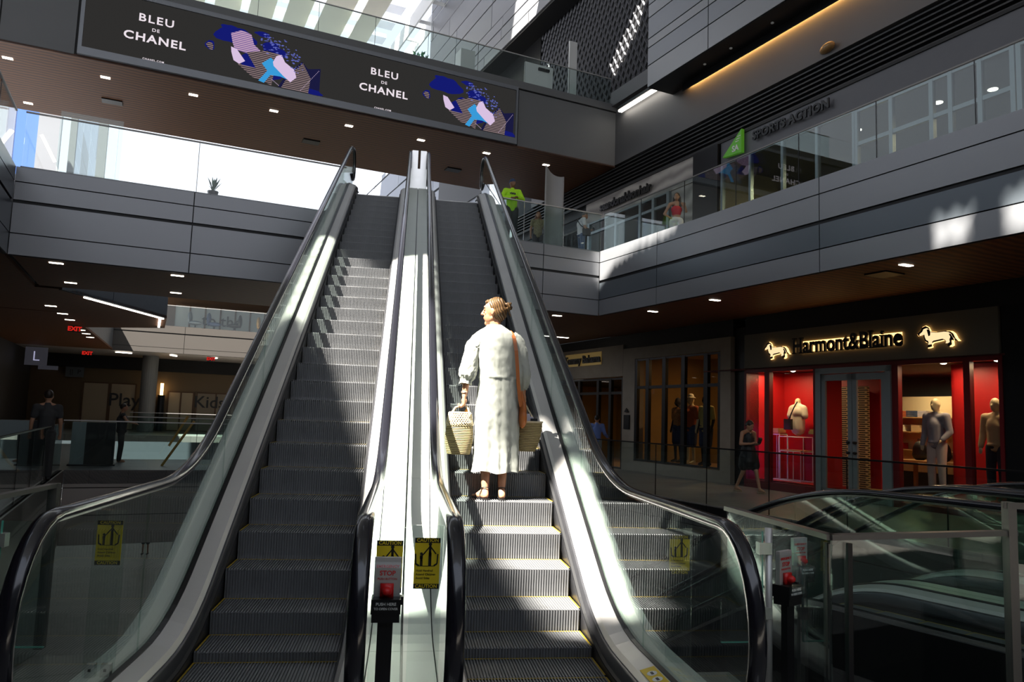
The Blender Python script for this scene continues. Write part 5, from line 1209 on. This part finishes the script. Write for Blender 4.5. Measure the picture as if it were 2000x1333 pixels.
# legs and feet
for sx, ax, tx in ((-1,.745,-.35),(1,.905,.12)):
    kx = WX+sx*.085
    mb.cap(P(WX+sx*.09,.62,1.95), P(kx,.60,1.48), .095, .062); mb.cap(P(kx,.60,1.48), P(kx+ (ax-kx)*.3,.585,1.33), .060, .062)
    mb.cap(P(kx+(ax-kx)*.3,.585,1.33), P(ax,.535,ZT+.10), .060, .034)
    hl = P(ax, .495, ZT+.040); tv = P(tx, 1, 0).normalized(); mb.cap(P(ax,.535,ZT+.10), hl, .034, .034)
    ball = hl+tv*.165+P(0,0,-.012); mb.cap(hl+P(0,0,.0), ball, .033, .030); mb.cap(P(ax,.53,ZT+.085), ball, .033, .026)
    sd = P(tv.y, -tv.x, 0)
    for i in range(5):
        o_ = sd*(-.030+.015*i)*(-sx); L = (.055,.052,.046,.040,.034)[i]
        mb.cap(ball+o_*.9, ball+o_*1.05+tv*L+P(0,0,-.006), .0125, .010 if i else .0125, 8)
# arms: left hangs and carries the basket, right bent at the side
lw, le, ls = P(.512,.555,1.925), P(.535,.57,2.17), P(.625,.615,2.46)
mb.cap(ls, le, .05, .042); mb.cap(le, lw, .041, .026)
rs, re_, rw = P(1.02,.62,2.46), P(1.085,.60,2.16), P(1.115,.73,1.98)
mb.cap(rs, re_, .05, .042); mb.cap(re_, rw, .040, .026)
def hand(w, d, sd, grip=True):
    """palm along d from wrist w, fingers curled round a handle; sd = across the palm towards the thumb"""
    d = d.normalized(); sd = (sd - d*sd.dot(d)).normalized(); nn = sd.cross(d)
    for i in range(4): mb.cap(w+sd*(.010*(1.5-i)), w+d*.085+sd*(.019*(1.5-i)), .017, .015, 10)
    mb.ell(w+d*.045, (.030,.030,.030))
    for i in range(4):
        L = (.036,.041,.038,.030)[i]; k0 = w+d*.088+sd*(.0195*(1.5-i)); k1 = k0+d*L*.55+nn*L*.75; k2 = k1-d*L*.25+nn*L*.62; k3 = k2-d*L*.6+nn*.002
        mb.cap(k0, k1, .0105, .0098, 8); mb.cap(k1, k2, .0096, .0090, 8); mb.cap(k2, k3, .0088, .0078, 8)
    t0 = w+d*.025+sd*.026; t1 = t0+d*.032+sd*.018+nn*.012; t2 = t1+d*.026-sd*.004+nn*.018; mb.cap(t0, t1, .0135, .0118, 8); mb.cap(t1, t2, .0115, .0092, 8)
hand(lw, P(.00,.0,-1), P(.25,1,0)); hand(rw, P(.12,.25,-1), P(-.3,1,0))
bd_ = mb.build('body', WSKIN, wm, True); remesh(bd_, .0062, 3)
m = MB()
for s in (-1, 1): m.ell(H(s*.033,.088,.012), (.012,.005,.005), 12, 8, HR); m.cap(H(s*.022,.094,.030), H(s*.048,.084,.030), .0035, .003, 6)
m.build('eyes', mat('eye_dark', (.05,.03,.02), .3), wm)
m = MB(); m.cap(H(-.018,.1015,-.0655), H(.018,.1015,-.0655), .0022, .0022, 6); m.build('mouth_line', mat('lip_shadow', (.30,.06,.05), .5), wm)
# hair with a bun
m = MB()
m.ell(H(0,-.032,.040), (.091,.098,.106), 28, 18, HR); m.ell(H(0,-.050,.0), (.088,.086,.10), 24, 14, HR); m.cap(H(0,-.075,-.04), H(0,-.06,-.085), .06, .035)
m.ell(H(0,.045,.092), (.06,.04,.03), rot=HR)
for k in range(9):
    a = k*.7; m.cap(H(0,-.145,.045)+HR@Vector((.028*math.cos(a), -.012*(k%3), .028*math.sin(a))), H(0,-.150,.045)+HR@Vector((.028*math.cos(a+1.2), -.012*((k+1)%3), .03*math.sin(a+1.2))), .017, .014, 8)
for k in range(4): m.cap(H(.01*k-.02,-.15,.03-.02*k), H(.012*k-.02,-.175,.0-.02*k), .006, .003, 6)
remesh(m.build('hair', HAIRB, wm, True), .006, 2)
# dress: lofted with folds
def dress():
    prof = [(2.632,.795,.62,.078,.068),(2.615,.797,.615,.095,.080),(2.585,.80,.615,.150,.098),(2.55,.808,.615,.205,.112),(2.50,.815,.61,.232,.125),(2.42,.822,.605,.224,.135),(2.30,.828,.60,.200,.135),(2.18,.832,.595,.182,.130),(2.08,.835,.59,.178,.130),
            (1.98,.838,.595,.192,.140),(1.86,.842,.60,.212,.158),(1.72,.846,.60,.218,.165),(1.55,.848,.60,.218,.165),(1.38,.848,.60,.218,.168),(1.26,.848,.60,.222,.172),(1.205,.848,.60,.224,.174)]
    def ip(z):
        for a, b in zip(prof, prof[1:]):
            if a[0] >= z >= b[0]:
                t = (a[0]-z)/(a[0]-b[0]); t = t*t*(3-2*t) if 0 else t
                return [a[i]+(b[i]-a[i])*t for i in range(5)]
        return prof[-1]
    n = 168; rings = []; nzr = 150
    for i in range(nzr+1):
        z = 2.632 - (2.632-1.205)*i/nzr; _, cx, cy, rx, ry = ip(z); low = max(0., (2.1-z)/.9); rg = []
        for k in range(n):
            a = 2*PI*k/n; e = 2.3
            ca, sa = math.cos(a), math.sin(a); q = (abs(ca)**e+abs(sa)**e)**(-1/e)
            fold = low*.011*(math.sin(8*a+.9*math.sin(2.2*z))+.6*math.sin(13*a+2+1.5*z)) + low*.008*noise.noise(Vector((ca*4,sa*4,z*1.6)))*2
            wr = .0065*noise.noise(Vector((ca*2.5+5,sa*2.5,z*13))) + .004*noise.noise(Vector((ca*4+z*3,sa*4-z*4,z*9+7))) + .0042*noise.noise(Vector((ca*7+z*3,sa*7,z*20+3))) + .006*max(0,.10-abs(z-2.12))/.10*math.sin(z*80+2*math.sin(3*a))*.5 + .005*low*noise.noise(Vector((ca*7+z*2,sa*7,z*6)))
            crease = -.006*math.exp(-((a-4.85)/.10)**2)*(1 if z < 2.32 else 0)*min(1,(2.32-z)*5) + .006*math.exp(-((z-2.115)/.008)**2)
            d = fold+wr+crease
            rg.append(P(cx+(rx*q+d)*ca, cy+(ry*q+d)*sa, z + (low**4)*.012*math.sin(5*a)))
        rings.append(rg)
    m = MB(); m.loft(rings, True, False)
    # turned hem and collar edge
    m.loft([rings[-1], [p+P(0,0,.0)+(P(.848,.60,p.z)-p)*.03 for p in rings[-1]], [p+P(0,0,.05)+(P(.848,.60,p.z)-p)*.04 for p in rings[-1]]], True, False)
    m.loft([rings[0], [p+P(0,0,.006) for p in rings[0]], [p+P(0,0,-.01)+(P(.795,.62,p.z)-p)*.12 for p in rings[0]]], True, False)
    return m
m = dress()
dr_ = m.build('dress', LINEN, wm, True)
def sleeve(pts, rad, seed):
    n = 60; rings = []; N_ = 70
    path = [Vector(p) for p in pts]
    def at(t):
        f_ = t*(len(path)-1); i = min(int(f_), len(path)-2); u = f_-i
        return path[i].lerp(path[i+1], u), rad[i]+(rad[i+1]-rad[i])*u, (path[min(i+1,len(path)-1)]-path[i]).normalized()
    for i in range(N_+1):
        t = i/N_; c, r0, d = at(t); a1 = Vector((1,0,0))-d*d.x; a1.normalize(); a2 = d.cross(a1); rg = []
        for k in range(n):
            a = 2*PI*k/n
            w = .008*noise.noise(Vector((math.cos(a)*2+seed,math.sin(a)*2,t*9)))+.005*noise.noise(Vector((math.cos(a)*6+seed,math.sin(a)*6,t*22)))+.006*t*math.sin(a*11+seed)*(1 if t > .6 else .3)
            rg.append(c+(a1*math.cos(a)+a2*math.sin(a))*(r0+w))
        rings.append(rg)
    m = MB(); m.loft(rings, True, False); m.loft([rings[-1], [p+(path[-1]-p)*.15 for p in rings[-1]], [p+(path[-1]-p)*.2+P(0,0,.03) for p in rings[-1]]], True, False)
    return m
sleeve([(.70,.61,2.50),(.640,.605,2.475),(.590,.60,2.40),(.560,.585,2.28),(.540,.575,2.18),(.528,.565,2.11),(.520,.56,2.075),(.516,.556,2.04)], [.085,.088,.084,.080,.088,.080,.052,.058], 1.).build('left_sleeve', LINEN, dr_, True)
sleeve([(.95,.61,2.50),(1.005,.605,2.47),(1.045,.60,2.38),(1.068,.595,2.26),(1.082,.60,2.17),(1.09,.64,2.08),(1.10,.685,2.04)], [.085,.086,.080,.074,.080,.070,.052], 4.).build('right_sleeve', LINEN, dr_, True)
# sandals
SND = mat('sandal_black', (.012,.01,.01), .5)
for sx, ax, tx, nm in ((-1,.745,-.35,'left'),(1,.905,.12,'right')):
    tv = P(tx,1,0).normalized(); sd = P(tv.y,-tv.x,0); hl = P(ax,.495,ZT)
    m = MB(); out = [(-.045,0),(-.03,-.032),(.06,-.030),(.16,-.046),(.22,-.036),(.245,0),(.22,.036),(.16,.044),(.06,.030),(-.03,.032)]
    m.prism([hl+tv*a+sd*b+P(0,0,.001) for a, b in out][::1], (0,0,.012)); 
    for tt_, zz, w_ in ((.035,.085,.042),(.0,.050,.040)):
        pass
    an = P(ax,.533,ZT+.105)
    m.tube([an+P(.040*math.cos(2*PI*k/16), .044*math.sin(2*PI*k/16), -.012*math.sin(2*PI*k/16)) for k in range(17)], .005, 6)
    m.tube([hl+tv*.045-sd*.036+P(0,0,.012), hl+tv*.05-sd*.034+P(0,0,.05), an+P(-.03,-.02,0)], .005, 6); m.tube([hl+tv*.045+sd*.036+P(0,0,.012), hl+tv*.05+sd*.034+P(0,0,.05), an+P(.03,-.02,0)], .005, 6)
    m.tube([hl+tv*.15-sd*.040+P(0,0,.012), hl+tv*.15+P(0,0,.066), hl+tv*.15+sd*.040+P(0,0,.012)], .007, 6)
    m.build('sandal', SND, wm)
# bracelet
m = MB(); m.tube([lw+P(.030*math.cos(a), .030*math.sin(a), .035+.004*math.cos(a)) for a in [2*PI*k/16 for k in range(17)]], .004, 6); m.tube([lw+P(.031*math.cos(a), .031*math.sin(a), .043) for a in [2*PI*k/16 for k in range(17)]], .003, 6)
m.build('bracelet', mat('rose_gold', (.8,.5,.4), .3, .8), wm)
# shoulder bag
bg = thing('shoulder_bag', P(1.075,.52,1.72), 'tan leather shoulder bag on a long strap at the woman\'s right side', 'shoulder bag')
st = [(.90,.72,2.50),(.93,.66,2.57),(.94,.60,2.585),(.955,.54,2.555),(.972,.49,2.50),(.99,.455,2.38),(1.005,.445,2.22),(1.02,.45,2.06),(1.04,.462,1.92),(1.06,.475,1.84)]
m = MB(); rings = []
for i, p in enumerate(st):
    p = P(*p); t = (P(*st[min(i+1,len(st)-1)])-P(*st[max(i-1,0)])).normalized(); sx_ = P(1,0,0)-t*t.x; sx_.normalize(); nn = t.cross(sx_)
    rings.append([p-sx_*.017, p+sx_*.017, p+sx_*.017+nn*.004, p-sx_*.017+nn*.004])
m.loft(rings); m.build('strap', LEATH, bg)
m = MB(); m.ell((1.085,.53,1.80), (.035,.10,.12)); m.ell((1.085,.53,1.73), (.040,.12,.10)); m.cap((1.07,.48,1.90), (1.06,.475,1.98), .022, .012); remesh(m.build('bag_body', LEATH, bg, True), .008, 3)
# baskets
WEAVE = wave_mat('woven_palm', (.22,.16,.06), (.56,.43,.20), 19., .8, 0, (0,PI/2,0), 1.2, bump=1.)
WEAVE2 = mat('woven_light', (.66,.55,.36), .75, 0, .25, 40., .5)
def basket(cx, cy, z0, z1, rb, rt_, lean, label, over=1.0):
    bk = thing('straw_basket', P(cx,cy,z0), label, 'basket')
    n = 48; rings = []
    for i in range(22):
        t = i/21; z = z0+(z1-z0)*t; r_ = rb+(rt_-rb)*t + .018*math.sin(t*PI)
        rings.append([P(cx+lean*t + (r_+.0025*math.sin(k*2*PI/6+i*1.9))*math.cos(2*PI*k/n), cy+(r_*.62)*math.sin(2*PI*k/n), z) for k in range(n)])
    inner = [[P(cx+lean*(1-t)+(rt_-.008-(rt_-rb)*t)*math.cos(2*PI*k/n), cy+((rt_-.008-(rt_-rb)*t)*.62)*math.sin(2*PI*k/n), z1-(z1-z0-.01)*t) for k in range(n)] for t in (0,.5,1)]
    m = MB(); m.loft(rings+inner); m.build('basket_body', WEAVE, bk, True)
    return bk
bk = basket(.478,.575,1.362,1.655,.110,.124,.0,'round straw basket with an openwork rim hanging from the woman\'s left hand')
m = MB()
for row in range(6):
    z = 1.655+.018*row; r0 = .128-.0040*row
    for k in range(30):
        a = 2*PI*(k+.5*(row % 2))/30; a2 = a+2*PI/30*.75*(1 if row % 2 else -1)
        m.cap(P(.478+r0*math.cos(a), .575+r0*.64*math.sin(a), z-.012), P(.478+r0*math.cos(a2), .575+r0*.64*math.sin(a2), z+.012), .0068, .0062, 6)
m.tube([P(.478+.100*math.cos(2*PI*k/32), .575+.066*math.sin(2*PI*k/32), 1.762) for k in range(33)], .008, 8)
m.build('openwork_rim', WEAVE2, bk, True)
for y, dx in ((.53,-.0),(.62,.012)):
    m = MB(); m.tube([(.478-.078,y,1.70),(.478-.075,y,1.765),(.478-.05+dx,(y+.565)/2,1.81),(.512+dx*.3,.565,1.842),(.478+.075+dx,(y+.565)/2,1.80),(.478+.09,y,1.75),(.478+.088,y,1.70)], .0095, 8); m.build('handle', WEAVE2, bk, True)
m = MB(); m.ell((.47,.575,1.74), (.055,.035,.03)); tag(m.build('purse', mat('dark_purse',(.03,.01,.01),.4)), 'small dark purse inside the straw basket in the left hand', 'purse')
m = MB(); m.cap((.52,.57,1.73), (.545,.57,1.79), .022, .018); tag(m.build('orange_item', mat('orange_item',(.75,.35,.05),.5)), 'small orange item sticking out of the left basket', 'item')
bk2 = basket(1.155,.66,1.405,1.695,.085,.120,.03,'open straw basket at the woman\'s right side holding papers and cloth')
m = MB(); m.tube([(1.10,.60,1.69),(1.105,.64,1.82),(1.12,.74,1.885),(1.15,.76,1.86),(1.22,.68,1.72),(1.24,.66,1.69)], .008, 8); m.build('handle', WEAVE2, bk2, True)
m = MB(); m.tube([P(1.185+.120*math.cos(2*PI*k/32), .66+.0745*math.sin(2*PI*k/32), 1.695) for k in range(33)], .009, 8); m.build('rim', WEAVE2, bk2, True)
m = MB(); m.obox((1.13,.66,1.72), P(.05,0,.006), P(0,.03,0), P(-.006,0,.05)); m.obox((1.15,.65,1.71), P(.05,0,-.012), P(0,.012,0), P(.01,0,.045)); tag(m.build('white_cloth', mat('lilac_cloth',(.55,.55,.62),.8)), 'folded pale cloth sticking out of the right hand basket', 'cloth')
m = MB(); m.obox((1.215,.65,1.70), P(.035,0,0), P(0,.03,0), P(0,0,.03)); tag(m.build('dark_pouch', BAGB), 'dark pouch inside the right hand basket', 'pouch')

# ------------------------------------------------------------------ light
SX, SY = .48, .42
SUN = Vector((SX,SY,-1.)).normalized()
def inpoly(x, y, P_):
    c = False; n = len(P_)
    for i in range(n):
        (x1,y1),(x2,y2) = P_[i], P_[(i+1)%n]
        if (y1 > y) != (y2 > y) and x < (x2-x1)*(y-y1)/(y2-y1)+x1: c = not c
    return c
MASK_Z = 24.  # height of the unseen sheet added to shape the sunlight
OPEN_STAIR = [[(-1.55,6.9),(-.3,5.9),(.32,6.2),(.40,2.9),(.55,2.7),(.80,1.4),(.62,.30),(.35,-.4),(.28,-1.1),(-.28,-1.0),(-.30,.2),(-.58,1.5),(-1.0,2.8),(-1.55,3.7)],
              [(.50,2.9),(.70,2.6),(1.30,1.7),(1.75,.9),(1.75,-1.15),(1.15,-.95),(.80,-.35),(.60,.35)]]
OPEN_FASC = [[(12.7,5.6),(12.7,7.4),(8.6,7.4),(9.0,6.65),(10.8,6.45),(11.9,6.2)], [(1.9,4.8),(1.9,5.35),(1.25,5.35),(1.25,4.8)], [(.70,4.8),(.70,5.5),(-.8,5.5),(-.8,4.8)]]
OPEN_PERF = [[(15.6,17.8),(16.3,17.6),(18.3,15.9),(18.0,15.3),(17.3,15.7),(16.2,16.7)]]
def is_open(x, y):  # true where the added sheet is cut so sun lands in a patch
    # meeting point with the incline Z=.5774Y+.70
    t = (MASK_Z-.70-.5774*y)/(1+.5774*SY); px, py = x+SX*t, y+SY*t
    if any(inpoly(px, py, q) for q in OPEN_STAIR):
        tb = (.46-y)/SY; xb, zb = x+SX*tb, MASK_Z-tb
        if 1.15 < zb < 2.75 and .835+.05*(2.4-zb)*.5 < xb < 1.35: return False  # closes the gap toward the woman's right back, to shade it
        return True
    u0, v0 = x*CT - y*ST, x*ST + y*CT; su, sv = SX*CT - SY*ST, SX*ST + SY*CT
    t = (9.86-u0)/su
    if t > 0 and any(inpoly(v0+sv*t, MASK_Z-t, q) for q in OPEN_FASC): return True
    t = (13.66-u0)/su
    if t > 0 and any(inpoly(v0+sv*t, MASK_Z-t, q) for q in OPEN_PERF): return True
    return False
mb = MB(); cs = .1; x0r, x1r, y0r, y1r = -20, 20, -17, 24
nx, ny = int((x1r-x0r)/cs), int((y1r-y0r)/cs)
for i in range(nx):
    j0 = None
    for j in range(ny+1):
        op = j == ny or is_open(x0r+cs*(i+.5), y0r+cs*(j+.5))
        if not op and j0 is None: j0 = j
        if op and j0 is not None:
            mb.box(x0r+cs*i, x0r+cs*(i+1), y0r+cs*j0, y0r+cs*j, MASK_Z, MASK_Z+.1); j0 = None
mb.box(-10, 13, 20.5, 36, 40, 40.2, B)  # second unseen sheet, added to shade the far right wall
struct(mb, 'sun_mask', mat('sun_mask_under', (.45,.45,.43), .8), 'added unseen sheet high above the escalators, its gaps shaped to place the sun patches')
# enclosing blocks behind and beside the camera
mb = MB(); mb.box(-30,30,-16.5,-16,-6,9,B); struct(mb, 'wall_rear_light_block', PANELD)  # unseen, added to shut out horizon light from behind
mb = MB(); mb.box(-16.4,-16,-16,60,-6,6.8,B); mb.box(-16.4,-16,-16,22,6.8,17,B); struct(mb, 'wall_left_light_block', PANELD)  # unseen, added and raised to cut light from the left
mb = MB(); mb.box(14.0,14.4,-16,24,-6,20,B) if 0 else None
mb.box(18.7,19.1,-16,60,-6,26,B); mb.box(-16,19,60,60.4,-6,4.8,B); struct(mb, 'wall_outer', PANELD)
sl = bpy.data.lights.new('sun', 'SUN'); sl.energy = 36.; sl.angle = math.radians(.55); sl.color = (1.,.95,.86)
so = bpy.data.objects.new('sun', sl); COL.objects.link(so); so.rotation_euler = SUN.to_track_quat('-Z', 'Y').to_euler()
w = bpy.data.worlds.new('World'); S.world = w; w.use_nodes = True; wn = w.node_tree; wn.nodes.clear()
wo = wn.nodes.new('ShaderNodeOutputWorld'); bg_ = wn.nodes.new('ShaderNodeBackground'); bg_.inputs[1].default_value = 1.5
tc = wn.nodes.new('ShaderNodeTexCoord'); sp = wn.nodes.new('ShaderNodeSeparateXYZ'); cr = wn.nodes.new('ShaderNodeValToRGB')
cr.color_ramp.elements[0].position = .0; cr.color_ramp.elements[0].color = (.93,.95,1,1); cr.color_ramp.elements[1].position = .9; cr.color_ramp.elements[1].color = (.66,.74,.92,1)
wn.links.new(tc.outputs['Generated'], sp.inputs[0]); wn.links.new(sp.outputs['Z'], cr.inputs[0]); wn.links.new(cr.outputs[0], bg_.inputs[0]); wn.links.new(bg_.outputs[0], wo.inputs[0])
S.view_settings.view_transform = 'Standard'; S.view_settings.look = 'None'; S.view_settings.gamma = 1; S.view_settings.use_curve_mapping = False
S.view_settings.exposure = 0.0
S.cycles.use_denoising = True
S.cycles.max_bounces = 10; S.cycles.transparent_max_bounces = 40; S.cycles.diffuse_bounces = 4; S.cycles.glossy_bounces = 4; S.cycles.sample_clamp_indirect = 6.
S.cycles.caustics_reflective = False; S.cycles.caustics_refractive = False
